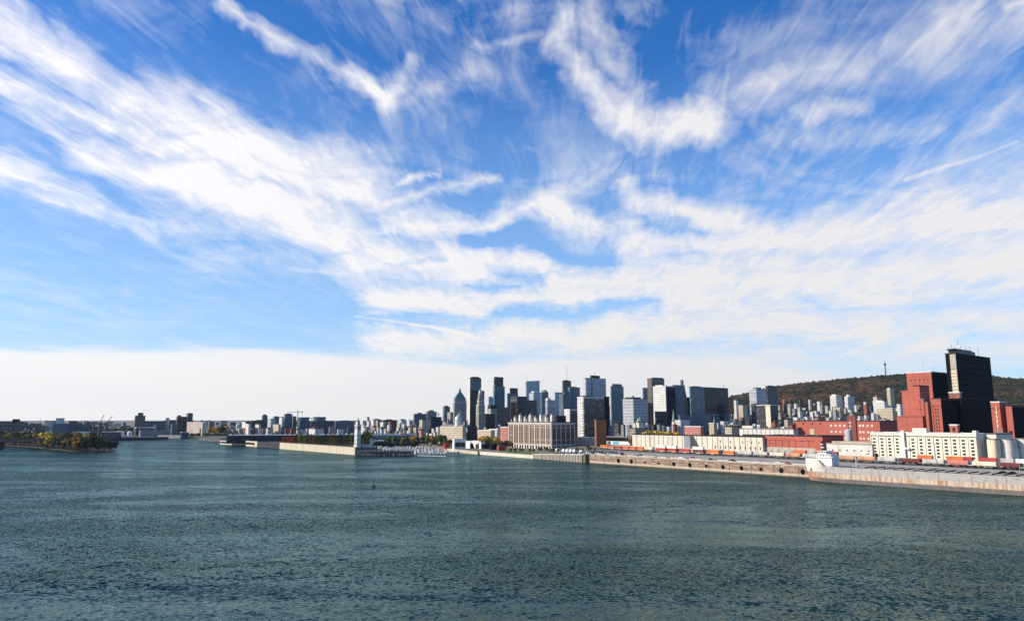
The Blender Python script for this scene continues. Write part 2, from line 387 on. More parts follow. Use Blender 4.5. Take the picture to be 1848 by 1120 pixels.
# ------------------------------------------------------------------ mesh builder
class MB:
    def __init__(s): s.v = []; s.f = []; s.m = []
    def add(s, vs, fs, mi=0):
        o = len(s.v); s.v += [tuple(p) for p in vs]; s.f += [tuple(i + o for i in f) for f in fs]; s.m += [mi] * len(fs)
        return s
    def box(s, x0, x1, y0, y1, z0, z1, mi=0, bottom=True):
        vs = [(x0, y0, z0), (x1, y0, z0), (x1, y1, z0), (x0, y1, z0), (x0, y0, z1), (x1, y0, z1), (x1, y1, z1), (x0, y1, z1)]
        return s.add(vs, [(3, 2, 1, 0), (4, 5, 6, 7), (0, 1, 5, 4), (1, 2, 6, 5), (2, 3, 7, 6), (3, 0, 4, 7)], mi)
    def prism(s, poly, z0, z1, mi=0):
        n = len(poly)
        a = sum(poly[i][0] * poly[(i + 1) % n][1] - poly[(i + 1) % n][0] * poly[i][1] for i in range(n))
        if a < 0: poly = poly[::-1]
        z0s = z0 if isinstance(z0, (list, tuple)) else [z0] * n
        z1s = z1 if isinstance(z1, (list, tuple)) else [z1] * n
        vs = [(p[0], p[1], z) for p, z in zip(poly, z0s)] + [(p[0], p[1], z) for p, z in zip(poly, z1s)]
        fs = [tuple(range(n - 1, -1, -1)), tuple(range(n, 2 * n))] + [(i, (i + 1) % n, (i + 1) % n + n, i + n) for i in range(n)]
        return s.add(vs, fs, mi)
    def frus(s, x, y, z0, z1, r0, r1, n=10, mi=0, sx=1, sy=1, rot=0.0):
        vs = [(x + sx * r * math.cos(2 * math.pi * i / n + rot), y + sy * r * math.sin(2 * math.pi * i / n + rot), z) for z, r in ((z0, r0), (z1, r1)) for i in range(n)]
        fs = [(i, (i + 1) % n, (i + 1) % n + n, i + n) for i in range(n)] + [tuple(range(n - 1, -1, -1)), tuple(range(n, 2 * n))]
        return s.add(vs, fs, mi)
    def lathe(s, x, y, prof, n=12, mi=0):
        for (z0, r0), (z1, r1) in zip(prof, prof[1:]):
            s.frus(x, y, z0, z1, max(r0, 0.02), max(r1, 0.02), n, mi)
        return s
    def bar(s, p, q, r, mi=0, n=5):
        p, q = Vector(p), Vector(q); d = (q - p)
        if d.length < 1e-6: return s
        d.normalize(); u = d.cross(Vector((0, 0, 1)));
        if u.length < 1e-3: u = Vector((1, 0, 0))
        u.normalize(); w = d.cross(u)
        vs = [c + (u * math.cos(2 * math.pi * i / n) + w * math.sin(2 * math.pi * i / n)) * r for c in (p, q) for i in range(n)]
        return s.add(vs, [(i, (i + 1) % n, (i + 1) % n + n, i + n) for i in range(n)] + [tuple(range(n - 1, -1, -1)), tuple(range(n, 2 * n))], mi)
    def gable(s, x0, x1, y0, y1, z0, z1, along='y', mi=0):
        if along == 'y':
            xm = (x0 + x1) / 2
            vs = [(x0, y0, z0), (x1, y0, z0), (xm, y0, z1), (x0, y1, z0), (x1, y1, z0), (xm, y1, z1)]
        else:
            ym = (y0 + y1) / 2
            vs = [(x0, y1, z0), (x0, y0, z0), (x0, ym, z1), (x1, y1, z0), (x1, y0, z0), (x1, ym, z1)]
        return s.add(vs, [(0, 1, 2), (5, 4, 3), (1, 4, 5, 2), (3, 0, 2, 5), (0, 3, 4, 1)], mi)
    def build(s, name, mats, parent=None, loc=None, smooth=False):
        if isinstance(mats, str): mats = [mats]
        o = new_obj(name, s.v, s.f, mats, parent, smooth, s.m)
        if loc: o.location = loc
        return o
def tag(o, label=None, cat=None, group=None, kind=None):
    if label: o['label'] = label
    if cat: o['category'] = cat
    if group: o['group'] = group
    if kind: o['kind'] = kind
    return o
def empty(name, loc, rz=0.0, label=None, cat=None, group=None):
    o = bpy.data.objects.new(name, None); COL.objects.link(o)
    o.location = loc; o.rotation_euler = (0, 0, rz); o.empty_display_size = 2
    return tag(o, label, cat, group)
KIDS = {}
def copy_tree(o, loc, rz=None, scale=None, label=None, group=None, parent=None):
    c = o.copy(); COL.objects.link(c)
    if parent is None:
        c.location = loc
        if rz is not None: c.rotation_euler = (0, 0, rz)
        if scale is not None: c.scale = scale if isinstance(scale, tuple) else (scale,) * 3
        if label: c['label'] = label
        if group: c['group'] = group
    else: c.parent = parent
    for ch in KIDS.setdefault(o.name, [x for x in bpy.data.objects if x.parent is o]):
        copy_tree(ch, None, parent=c)
    return c

# ------------------------------------------------------------------ the lie of the land
QZ = 11.0
KP = 1.0118
def pxk(k): return CX + F * KP * k                 # photo column of a direction x/y at the horizon
qa, qb = gpt(1065, 836), gpt(1450, 862)            # two points on the foot of the long stone quay
qd = (qb - qa).normalized()                        # runs towards the right, nearer

TH = math.atan2(qd.x, -qd.y)                       # street grid: local y runs away along the quay, local x inland
AX = Vector((math.cos(TH), math.sin(TH), 0)); BX = Vector((-math.sin(TH), math.cos(TH), 0))
shore_px = [(-900, 788), (-300, 788), (0, 789), (195, 789), (285, 789), (340, 790.5), (440, 791), (560, 793), (640, 796), (700, 799), (745, 803), (765, 807), (800, 812), (860, 819), (900, 821), (963, 826.5), (1061, 835)]
shore = [gpt(x, y) for x, y in shore_px] + [qa, qb] + [qb + qd * t for t in (100, 200, 300, 420, 560, 640)]
s_az = [math.atan2(p.x, p.y) for p in shore]; s_r = [math.hypot(p.x, p.y) for p in shore]
def shore_r(az_):
    if az_ <= s_az[0]: return s_r[0]
    for i in range(len(s_az) - 1):
        if s_az[i] <= az_ <= s_az[i + 1]:
            # straight line between the two points, in world space
            p, q = shore[i], shore[i + 1]
            dx, dy = math.sin(az_), math.cos(az_)
            den = dx * (q.y - p.y) - dy * (q.x - p.x)
            if abs(den) < 1e-9: return s_r[i]
            return (p.x * (q.y - p.y) - p.y * (q.x - p.x)) / den
    return s_r[-1]
def sstep(a, b, x):
    t = min(1, max(0, (x - a) / (b - a))); return t * t * (3 - 2 * t)
QL = 5.0
def ground_level(px):
    return QL + 4.6 * min(1, max(0, (px - 965) / 90)) + (QZ - QL - 4.6) * sstep(1055, 1064, px)
def gz(x, y):
    """height of the land"""
    r = math.hypot(x, y); az_ = math.atan2(x, y); t = r - shore_r(az_)
    px = pxk(math.tan(az_)) if abs(az_) < 1.4 else 5000
    z = ground_level(px) + 17.0 * sstep(350, 1650, t) * sstep(560, 800, px)
    z += 55 * sstep(1750, 2950, r) * sstep(1270, 1420, px)
    return z
cols = []
for i in range(len(shore) - 1):
    n = max(1, int((shore[i + 1] - shore[i]).length / 60))
    cols += [shore[i].lerp(shore[i + 1], j / n) for j in range(n)]
cols.append(shore[-1])
ts = [0, 30, 80, 150, 250, 345, 450, 600, 850, 1150, 1500, 1900, 2400, 3000, 4500, 8000, 16000, 40000]
vs, fs = [], []
for p in cols:
    d = Vector((p.x, p.y, 0)).normalized()
    for t in ts:
        q = Vector((p.x, p.y, 0)) + d * t
        vs.append((q.x, q.y, gz(q.x, q.y)))
nt = len(ts)
for i in range(len(cols) - 1):
    for j in range(nt - 1):
        fs.append((i * nt + j, (i + 1) * nt + j, (i + 1) * nt + j + 1, i * nt + j + 1))
k0 = len(vs)
for i, p in enumerate(cols): vs.append((p.x, p.y, -3))
for i in range(len(cols) - 1):
    fs.append((k0 + i, k0 + i + 1, (i + 1) * nt, i * nt))
m, t, b = pbr('city_ground')
tc = t.new('ShaderNodeTexCoord').outputs['Object']
n1 = t.noise(tc, 0.012, 5, 0.6, dims='2D').outputs[0]; n2 = t.noise(tc, 0.15, 4, 0.6, dims='2D').outputs[0]
c1 = t.mixc(t.rng(n1, 0.42, 0.58, 0, 1), (0.17, 0.15, 0.125, 1), (0.07, 0.08, 0.04, 1))
t.set(b, 'Base Color', t.mixc(t.rng(n2, 0.4, 0.65, 0, 0.6), c1, (0.20, 0.18, 0.15, 1))); t.set(b, 'Roughness', 0.95)
tag(new_obj('ground', vs, fs, ['city_ground']), kind='structure')

# wooded hill behind the city
ridge = [(1180, 760), (1260, 745), (1300, 724), (1316, 716), (1345, 710), (1400, 698), (1450, 691), (1500, 686), (1560, 681), (1610, 677), (1660, 675), (1720, 673), (1790, 677), (1815, 682), (1848, 684), (1950, 690), (2100, 700), (2300, 720)]
def ridge_y(px):
    for (a, ya), (c, yc) in zip(ridge, ridge[1:]):
        if a <= px <= c: return ya + (yc - ya) * (px - a) / (c - a)
    return 760
HR0, HR1 = 2750.0, 4050.0
def hz(px, r):
    k = (px - CX) / F / KP; cs = math.cos(math.atan(k)); top = zat(ridge_y(px) + 3.5, HR1 * cs)
    foot = 60.0
    t = min(1.0, (r - HR0) / (HR1 - HR0))
    s = t ** 0.9 if r <= HR1 else max(0.2, 1 - (r - HR1) / 1500)
    x, y = math.sin(math.atan(k)) * r, cs * r
    return foot + (top - foot) * s + 9 * mnoise.noise(Vector((x, y, 0)) * 0.004) * math.sin(math.pi * min(1, max(0, t)))
vs, fs = [], []
cx = list(range(1180, 2301, 20)); rr = [HR0 - 60] + [HR0 + (HR1 - HR0) * i / 14 for i in range(15)] + [HR1 + 400, HR1 + 1300]
for px in cx:
    k = (px - CX) / F / KP; a = math.atan(k)
    for r in rr: vs.append((math.sin(a) * r, math.cos(a) * r, hz(px, max(r, HR0)) if r >= HR0 else 20))
nr = len(rr)
for i in range(len(cx) - 1):
    for j in range(nr - 1): fs.append((i * nr + j, (i + 1) * nr + j, (i + 1) * nr + j + 1, i * nr + j + 1))
W('hill_soil', (0.06, 0.05, 0.035), 0.95)
tag(new_obj('hill', vs, fs, ['hill_soil'], smooth=True), kind='structure')
# autumn wood on the hill: one mass of tree crowns
m, t, b = pbr('autumn_wood')
tcw = t.new('ShaderNodeTexCoord').outputs['Object']
vor = t.new('ShaderNodeTexVoronoi', {'Vector': tcw, 'Scale': 1 / 22.0}, voronoi_dimensions='2D')
wn_ = t.new('ShaderNodeSeparateColor', {0: vor.outputs['Color']})
big = t.noise(tcw, 0.0035, 3, 0.5, dims='2D').outputs[0]
rampf = t.m('ADD', t.m('MULTIPLY', wn_.outputs[0], 0.62), t.m('MULTIPLY', t.rng(big, 0.38, 0.62, 0, 1), 0.36))
cr = t.new('ShaderNodeValToRGB', {0: rampf})
els = cr.color_ramp.elements
els[0].position = 0.0; els[0].color = (0.012, 0.018, 0.009, 1)
els[1].position = 1.0; els[1].color = (0.16, 0.06, 0.03, 1)
for p_, c_ in ((0.35, (0.018, 0.020, 0.011, 1)), (0.55, (0.034, 0.028, 0.015, 1)), (0.74, (0.055, 0.038, 0.020, 1)), (0.88, (0.085, 0.045, 0.022, 1))):
    e = els.new(p_); e.color = c_
fine_ = t.noise(tcw, 0.35, 3, 0.6).outputs[0]; kf = t.rng(fine_, 0.38, 0.62, 0.4, 1.8)
t.set(b, 'Base Color', t.vm('MULTIPLY', cr.outputs[0], t.comb(kf, kf, kf)).outputs[0]); t.set(b, 'Roughness', 1.0); t.set(b, 'Specular IOR Level', 0.1)
ico = bmesh.new(); bmesh.ops.create_icosphere(ico, subdivisions=1, radius=1.0)
iv = [v_.co.copy() for v_ in ico.verts]; iff = [tuple(v_.index for v_ in f.verts) for f in ico.faces]; ico.free()
wood = MB(); rw = random.Random(5)
for _ in range(9000):
    px = rw.uniform(1290, 1960); r = HR0 + (HR1 - HR0) * rw.random() ** 0.85
    if px < 1330 and rw.random() < 0.4: continue
    k = (px - CX) / F / KP; a = math.atan(k)
    z = hz(px, r)
    if z < 55: continue
    s = rw.uniform(7, 16); ox, oy = math.sin(a) * r, math.cos(a) * r
    wood.add([(ox + c.x * s * rw.uniform(.8, 1.15), oy + c.y * s * rw.uniform(.8, 1.15), z + 4 + c.z * s * rw.uniform(.7, 1.1)) for c in iv], iff)
tag(wood.build('woodland', 'autumn_wood'), 'autumn woodland covering the long low hill behind the city', 'woodland', kind='stuff')
# ------------------------------------------------------------------ buildings
def frame(x0, xe, x1, Y, yref, th):
    """corner, length along local x (the face turned right) and along local y (the face turned left)"""
    kc, k0, k1 = kx(xe, yref), kx(x0, yref), kx(x1, yref)
    C = Vector((kc * Y, Y, 0)); ct, st = math.cos(th), math.sin(th)
    A = (k1 * C.y - C.x) / (ct - k1 * st) if x1 > xe else 0
    B_ = (C.x - k0 * C.y) / (st + k0 * ct) if xe > x0 else 0
    return C, A, B_
def mast_mb(x, y, z, h, r=0.5):
    return MB().bar((x, y, z), (x, y, z + h), r, 0, 5)
def bld(name, label, cat, x0, xe, x1, yt, Y, wall, th=None, roof='roof_grey', group=None, tops=(), masts=(), base=None, par=1.0, hide=30.0, ztop=None, extra=None, under=6.0):
    """a block: the corner nearest to us stands at column xe; its left face reaches to x0, its right face to x1; yt is the roofline at the corner"""
    th = TH if th is None else th
    C, A, B_ = frame(x0, xe, x1, Y, (yt + 757) / 2, th)
    A = max(A, 3) if A > 0 else hide; B_ = max(B_, 3) if B_ > 0 else hide
    A = min(A, 400); B_ = min(B_, 600)
    zb = gz(C.x, C.y) if base is None else base
    zt = zat(yt, Y, xe) if ztop is None else ztop
    H = max(zt - zb, 4)
    e = empty(name, (C.x, C.y, zb), th, label, cat, group)
    MB().box(0, A, 0, B_, -under, H).build('wall', wall, e)
    rf = MB().box(-0.25, A + 0.25, -0.25, B_ + 0.25, H + .003, H + 0.35)
    if par:
        for (a, b_, c, d) in ((-.3, A + .3, -.3, .3), (-.3, A + .3, B_ - .3, B_ + .3), (-.3, .3, .3, B_ - .3), (A - .3, A + .3, .3, B_ - .3)):
            rf.box(a, b_, c, d, H + 0.352, H + 0.35 + par)
    rf.build('roof', roof, e)
    for (nm, fa, fb, fc, fd, hh, mm) in tops:
        MB().box(A * fa, A * fb, B_ * fc, B_ * fd, H + 0.36, H + 0.36 + hh).build(nm, mm, e)
    for (fa, fb, z_, hh, rr_) in masts:
        mast_mb(A * fa, B_ * fb, H + z_, hh, rr_).build('antenna', 'steel_dark', e)
    e['dims'] = (A, B_, H)
    if extra: extra(e, A, B_, H)
    return e
def D(e): return e['dims'][0], e['dims'][1], e['dims'][2]
PH = lambda h=5, m='roof_dark', a=.2, b=.75, c=.25, d=.8: ('penthouse', a, b, c, d, h, m)

# --- downtown towers, left to right (columns and rooflines in photograph pixels)
T = []
def tw(*a, **k): T.append(bld(*a, **k)); return T[-1]
tw('office_tower', 'short dark tower with one lit left edge, left of the pyramid roofed tower', 'office tower', 799, 802, 812, 734, 2300, 'f_bluegrey', tops=[PH(4)])
def crown_pyr(e, A, B_, H):
    s = MB().box(A * .06, A * .94, B_ * .06, B_ * .94, H + .36, H + 12)
    s.build('upper_storeys', 'f_stoneband', e)
    p = MB(); x0, x1, y0, y1, z = A * .04, A * .96, B_ * .04, B_ * .96, H + 12.02
    p.add([(x0, y0, z), (x1, y0, z), (x1, y1, z), (x0, y1, z), (A / 2 - 2, B_ / 2 - 2, z + 24), (A / 2 + 2, B_ / 2 - 2, z + 24), (A / 2 + 2, B_ / 2 + 2, z + 24), (A / 2 - 2, B_ / 2 + 2, z + 24)], [(0, 1, 5, 4), (1, 2, 6, 5), (2, 3, 7, 6), (3, 0, 4, 7), (4, 5, 6, 7)])
    p.build('pyramid_roof', 'roof_green', e)
    MB().lathe(A / 2, B_ / 2, [(z + 24, 3.2), (z + 29, 3.0), (z + 32, 1.4), (z + 36, .2)], 8).build('finial', 'steel_dark', e)
    for fx, fy in ((.03, .03), (.97, .03), (.03, .97)):
        MB().frus(A * fx, B_ * fy, H, H + 7, 1.8, 0.4, 6).build('pinnacle', 'white_stone', e)
tw('office_tower', 'pale stone tower with a green pyramid roof and finial', 'office tower', 817, 820, 842, 726, 2250, 'f_stoneband', roof='white_stone', extra=crown_pyr)
def dome_slab(e, A, B_, H):
    MB().box(A * .05, A * .62, B_ * .1, B_ * .9, H + .36, H + 34).build('upper_shaft', 'f_darkglass', e)
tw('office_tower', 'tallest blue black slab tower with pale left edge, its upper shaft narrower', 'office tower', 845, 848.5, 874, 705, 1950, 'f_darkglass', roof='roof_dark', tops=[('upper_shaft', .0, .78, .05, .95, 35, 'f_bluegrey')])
e = T[-1]; A, B_, H = D(e)
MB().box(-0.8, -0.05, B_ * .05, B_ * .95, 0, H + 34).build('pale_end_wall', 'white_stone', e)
MB().frus(A * .39, B_ * .5, H + 35.4, H + 39, A * .34, A * .2, 12).build('rooftop_drum', 'roof_dark', e)
def deco(e, A, B_, H):
    z = H
    for f, h_, mm in ((.80, 16, 'f_stoneband'), (.60, 12, 'f_stoneband'), (.40, 8, 'white_stone')):
        a0, b0 = A * (1 - f) / 2, B_ * (1 - f) / 2
        MB().box(a0, A - a0, b0, B_ - b0, z + .36, z + h_).build('setback', mm, e); z += h_
    MB().frus(A / 2, B_ / 2, z + .01, z + 7, A * .17, .4, 8).build('crown', 'copper_pale', e)
tw('office_tower', 'beige art deco tower with a stepped crown in front of the black slab tower', 'office tower', 859, 864, 875, 731, 1750, 'f_stoneband', roof='white_stone', extra=deco)
tw('office_tower', 'low pale office block between the two dark towers', 'office block', 880, 882, 891, 718, 2500, 'f_paleglass', tops=[PH(5, 'roof_grey')])
tw('office_tower', 'tall teal glass tower with a darker crown, second of the tall towers from the left', 'office tower', 890, 892.5, 911, 697, 2250, 'f_tealglass', tops=[('crown', .05, .86, .05, .95, 30, 'f_darkglass')], masts=[(.2, .2, 30, 4, .6), (.7, .3, 30, 3, .6)])
tw('office_tower', 'slim blue grey tower with a dark cap, right of the tall teal tower', 'office tower', 915, 916, 935, 710, 2500, 'f_bluegrey', tops=[('crown', .25, .98, .1, .9, 20, 'f_darkglass')])
tw('office_tower', 'dark office block with black banded left face behind the large waterfront warehouse', 'office block', 921, 933, 969, 722, 1650, 'f_darkgrey', roof='roof_grey', tops=[('taller_wing', 0, .52, 0, 1, 9, 'f_darkgrey')])
e = T[-1]; A, B_, H = D(e); MB().box(-0.5, -0.03, 2, B_ - 2, 4, H - 5).build('banded_glazing', 'f_blackband', e)
def bb_roof(e, A, B_, H):
    MB().prism([(0, 0), (A, 0), (A, B_), (0, B_)], H + .36, [H + 9, H + 14, H + 14, H + 9]).build('slanted_top', 'f_blueglass', e)
    mast_mb(A * .05, B_ * .1, H + 8, 26, .5).build('spire', 'steel_grey', e)
tw('office_tower', 'pale blue glass tower with a slanted top and a thin spire at its left', 'office tower', 948, 950, 974, 692, 2700, 'f_blueglass', extra=bb_roof)
tw('office_tower', 'white cream office block with green roof in front of the slanted blue tower', 'office block', 955, 963, 975, 709, 2100, 'f_lightband', roof='roof_green', tops=[PH(5, 'white_paint')])
def teal_curve(e, A, B_, H):
    MB().frus(A * .5, B_ * .5, H + .4, H + 9, A * .42, A * .25, 14).build('rooftop_drum', 'roof_green', e)
tw('office_tower', 'rounded dark teal tower right of the slanted blue tower', 'office tower', 975, 978, 990, 708, 2450, 'f_tealglass', extra=teal_curve)
tw('office_tower', 'grey stepped office block with white terraces above the big warehouse', 'office block', 984, 988, 1002, 722, 1850, 'f_greyband', roof='roof_white', tops=[PH(6, 'white_paint', .05, .5)])
tw('office_tower', 'small bright blue glass tower between the teal and the charcoal towers', 'office tower', 1001, 1002, 1015, 708, 2600, 'f_blueglass')
tw('office_tower', 'charcoal tower with a tall thin antenna', 'office tower', 1015, 1017, 1031, 687, 2400, 'f_darkgrey', tops=[PH(3)], masts=[(.55, .5, 3, 48, .45)])
tw('office_tower', 'dark green black tower with a white left edge, in front of the antenna tower', 'office tower', 1025, 1029, 1047, 699, 2200, 'f_tealglass', tops=[PH(3)])
tw('office_tower', 'stubby dark glass block below the charcoal antenna tower', 'office block', 1009, 1016, 1032, 712, 1900, 'f_bluegrey', tops=[('taller_wing', .3, .8, .1, .9, 9, 'f_darkgrey')])
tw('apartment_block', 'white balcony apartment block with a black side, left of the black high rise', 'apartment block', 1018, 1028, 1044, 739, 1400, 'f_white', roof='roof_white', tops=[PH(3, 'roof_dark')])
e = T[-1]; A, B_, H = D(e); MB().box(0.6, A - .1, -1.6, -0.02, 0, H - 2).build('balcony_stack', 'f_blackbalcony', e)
# cruciform tower: two wings and a mast
def cross(e, A, B_, H):
    MB().box(A * .28, A * .62, -5, -0.02, 0, H + .0).build('projecting_wing', 'f_greyband', e)
    MB().box(A * .30, A * .72, B_ * .2, B_ * .8, H + .36, H + 10).build('penthouse', 'roof_dark', e)
    mast_mb(A * .5, B_ * .5, H + 10, 12, .6).build('antenna', 'steel_dark', e)
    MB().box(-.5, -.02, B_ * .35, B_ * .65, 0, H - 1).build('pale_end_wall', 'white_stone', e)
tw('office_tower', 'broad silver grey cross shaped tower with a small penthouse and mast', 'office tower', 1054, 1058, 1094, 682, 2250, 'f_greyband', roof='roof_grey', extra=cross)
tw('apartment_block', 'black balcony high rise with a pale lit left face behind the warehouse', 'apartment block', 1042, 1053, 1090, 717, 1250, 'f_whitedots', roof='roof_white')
e = T[-1]; A, B_, H = D(e)
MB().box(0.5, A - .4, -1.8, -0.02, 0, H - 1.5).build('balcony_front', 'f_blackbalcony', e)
for k in range(14):
    MB().box(-1.6, -0.02, 0.8, 6.0, 4 + k * (H - 8) / 14, 5.3 + k * (H - 8) / 14).build('balcony', 'white_paint', e)
MB().box(2, A * .4, 3, B_ - 3, H + .36, H + 3.5).build('roof_garden', 'grass_green', e)
tw('apartment_block', 'brown panelled block at the foot of the black balcony high rise', 'apartment block', 1073, 1075.5, 1094, 757, 1130, 'brown_panel', roof='roof_dark', tops=[PH(2)])
tw('office_tower', 'slim black office block right behind the black balcony high rise', 'office block', 1088, 1090, 1100, 716, 1500, 'f_blackband')
tw('office_tower', 'teal glass tower with a grey box on its roof, standing alone', 'office tower', 1102, 1104, 1126, 697, 2150, 'f_tealglass', tops=[('roof_box', .12, .88, .15, .85, 8, 'roof_grey')])
tw('hotel_block', 'pale cream block half hidden left of the lone teal tower', 'apartment block', 1090, 1097, 1101, 733, 1750, 'f_beige')
def antennas(e, A, B_, H):
    for i in range(4):
        MB().bar((1 + i * 2.5, 2 + i, H), (1 + i * 2.5, 2 + i, H + 7), .35).bar((0 + i * 2.5, 2 + i, H + 5), (2.5 + i * 2.5, 2 + i, H + 7), .3).build('antenna', 'steel_dark', e)
tw('office_tower', 'grey concrete block with tall slit windows and dishes on its roof', 'office block', 1124, 1143, 1169, 720, 1450, 'f_greydots', roof='roof_grey', tops=[('penthouse', .02, .7, .2, .8, 4, 'roof_dark')], extra=antennas)
tw('office_tower', 'dark red brown office block behind the slit window block', 'office block', 1163, 1166, 1183, 727, 1700, 'f_brown')
def grid_tower(e, A, B_, H):
    MB().box(A * .3, A * .95, B_ * .1, B_ * .9, H + .36, H + 4).build('penthouse', 'roof_dark', e)
tw('office_tower', 'brown grid fronted tower left of the white slab block', 'office tower', 1169, 1177, 1200, 683, 1950, 'f_brown', roof='roof_dark', extra=grid_tower)
tw('office_tower', 'small dark glass tower peeping out left of the brown grid tower', 'office tower', 1160, 1162, 1170, 700, 2300, 'f_bluegrey')
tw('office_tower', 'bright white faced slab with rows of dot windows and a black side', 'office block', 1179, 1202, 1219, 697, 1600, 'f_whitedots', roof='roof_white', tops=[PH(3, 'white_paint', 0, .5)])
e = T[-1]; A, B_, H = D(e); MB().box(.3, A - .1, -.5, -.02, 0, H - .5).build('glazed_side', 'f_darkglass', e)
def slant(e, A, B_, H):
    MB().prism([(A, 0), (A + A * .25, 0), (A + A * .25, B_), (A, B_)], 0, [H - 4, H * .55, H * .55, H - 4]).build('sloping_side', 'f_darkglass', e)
    MB().frus(A * .8, B_ * .5, H + .4, H + 14, 4, 4, 10).build('chimney', 'roof_grey', e)
tw('office_tower', 'blue grey glass slab with a sloping black side and a round flue on top', 'office block', 1214, 1216, 1237, 695, 1700, 'f_bluegrey', extra=slant)
tw('office_tower', 'navy glass cube below the white slab block', 'office block', 1182, 1184, 1205, 743, 1350, 'f_darkglass', roof='roof_dark')
tw('office_tower', 'black office block right of the sloping slab', 'office block', 1233, 1235, 1250, 717, 1750, 'f_blackband')
tw('broadcast_building', 'wide dark teal glass building with rows of small lights, left half of a pair', 'office block', 1246, 1247, 1272, 698, 1550, 'f_tealglass', roof='roof_dark', tops=[PH(2)])
tw('broadcast_building', 'wide plain dark teal building joined to the lit one, right half of a pair', 'office block', 1267, 1268, 1315, 699, 1585, 'f_darkglass', roof='roof_dark', masts=[(.85, .5, 0, 8, .4)])
e = T[-1]; A, B_, H = D(e)
MB().box(1, A - .5, -.6, -.02, H * .10, H * .45).build('lower_glazing', 'f_tealglass', e)
for k in range(2): MB().frus(A * (.38 + .32 * k), -1.4, H * .22, H * .42, 7, 7, 12, sy=.12).build('round_emblem', 'roof_dark', e)
# --- right of the centre, below the hill
tw('apartment_block', 'tan end wall apartment block right of the dark teal building', 'apartment block', 1333, 1341, 1349, 731, 1750, 'f_beige', tops=[PH(3)])
e = T[-1]; A, B_, H = D(e)
MB().box(A, A + 26, 0, B_, -6, H - 22).build('lower_wing', 'f_grey', e)
tw('hospital_block', 'pale curved fronted high rise left of the black slab on the hillside', 'apartment tower', 1353, 1366, 1383, 703, 2100, 'f_lightband', roof='roof_white', tops=[('penthouse', .3, .7, .2, .8, 7, 'roof_dark'), ('corner_turret', 0, .25, 0, .3, 5, 'f_greyband')])
tw('office_tower', 'tall charcoal slab tower standing before the left end of the hill', 'office tower', 1383, 1386, 1404, 697, 2000, 'f_darkgrey', roof='roof_dark', tops=[PH(3)])
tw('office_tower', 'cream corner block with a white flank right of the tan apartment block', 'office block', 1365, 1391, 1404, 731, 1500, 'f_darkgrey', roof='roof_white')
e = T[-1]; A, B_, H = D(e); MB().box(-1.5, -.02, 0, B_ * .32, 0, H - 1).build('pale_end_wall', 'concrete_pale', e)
tw('apartment_block', 'dark apartment slab in front of the pale curved high rise', 'apartment block', 1356, 1362, 1372, 729, 1620, 'f_darkgrey')
tw('apartment_block', 'white small apartment tower left below the pale curved high rise', 'apartment block', 1325, 1329, 1333, 722, 2200, 'f_white')
tw('hotel_tower', 'white double high rise on the lower hillside, leftmost of the hillside towers', 'apartment tower', 1499, 1510, 1521, 714, 2500, 'f_white', roof='roof_white', tops=[('penthouse', .1, .45, .2, .8, 5, 'white_paint')])
tw('hotel_tower', 'white slab with a taller stair tower, second of the hillside towers', 'apartment tower', 1525, 1531, 1543, 716, 2450, 'f_whitedots', roof='roof_white', tops=[('stair_tower', .2, .5, .1, .7, 8, 'white_paint')])
tw('hotel_tower', 'beige hillside tower with a brown cap, right of the white slab', 'apartment tower', 1577, 1584, 1592, 716, 2000, 'f_beige', tops=[PH(5, 'roof_red')])
tw('hotel_tower', 'tall pinkish beige tower nearest to the red brick complex on the hillside', 'apartment tower', 1602, 1608, 1615, 702, 2350, 'f_beige', roof='roof_white', tops=[('penthouse', .1, .6, .2, .8, 4, 'white_stone')])
tw('apartment_block', 'wide white grid fronted apartment block below the tall beige hillside tower', 'apartment block', 1577, 1597, 1604, 725, 1900, 'f_white', roof='roof_white', tops=[PH(4, 'white_paint')])
tw('apartment_block', 'plain beige slab in front of the white grid apartment block', 'apartment block', 1583, 1611, 1617, 737, 1700, 'f_beige', roof='roof_white')
tw('apartment_block', 'cream block beside the brick complex partly hidden by its left wing', 'apartment block', 1619, 1625, 1640, 729, 1600, 'f_white')
tw('office_building', 'yellow fronted low block below the leftmost hillside tower', 'office block', 1504, 1516, 1522, 736, 2050, 'f_beige', roof='concrete_pale')
# --- classical and old town landmarks
tw('domed_hall', 'grey white long market hall under a silver dome', 'market hall', 795, 835, 842, 771, 1330, 'f_beige', roof='white_stone')
e = T[-1]; A, B_, H = D(e)
MB().gable(-.4, A + .4, -.4, B_ + .4, H + 1.4, H + 5.5, 'y').build('pitched_roof', 'roof_grey', e)
dx, dy = A / 2, B_ * .28
MB().frus(dx, dy, H + .4, H + 13, 6.3, 6.3, 16).build('drum', 'white_stone', e)
MB().lathe(dx, dy, [(H + 13, 6.8), (H + 16, 6.5), (H + 19.5, 5.1), (H + 22, 2.8), (H + 23, 1)], 16).build('dome', 'silver_paint', e)
MB().lathe(dx, dy, [(H + 23, .9), (H + 25.5, .8), (H + 27.5, .1)], 8).build('lantern', 'white_stone', e)
def church(px, Y, ybase, ytop, w, label, mat='white_stone'):
    x = kx(px, 750) * Y; zb = gz(x, Y); zt = zat(ytop, Y, px); H = zt - zb
    e = empty('church', (x, Y, zb), TH, label, 'church')
    MB().box(w, w * 3.6, -w * .4, w * 1.3, -4, H * .34).build('nave', mat, e)
    MB().gable(w, w * 3.6, -w * .45, w * 1.35, H * .341, H * .48, 'x').build('pitched_roof', 'roof_grey', e)
    MB().box(0, w * .97, 0, w, -4, H * .58).build('bell_tower', mat, e)
    MB().frus(w / 2, w / 2, H * .581, H, w * .62, .1, 8).build('steeple', 'copper_pale', e)
    return e
church(830, 1600, 762, 738, 6, 'twin towered pale church seen left of the black slab tower')
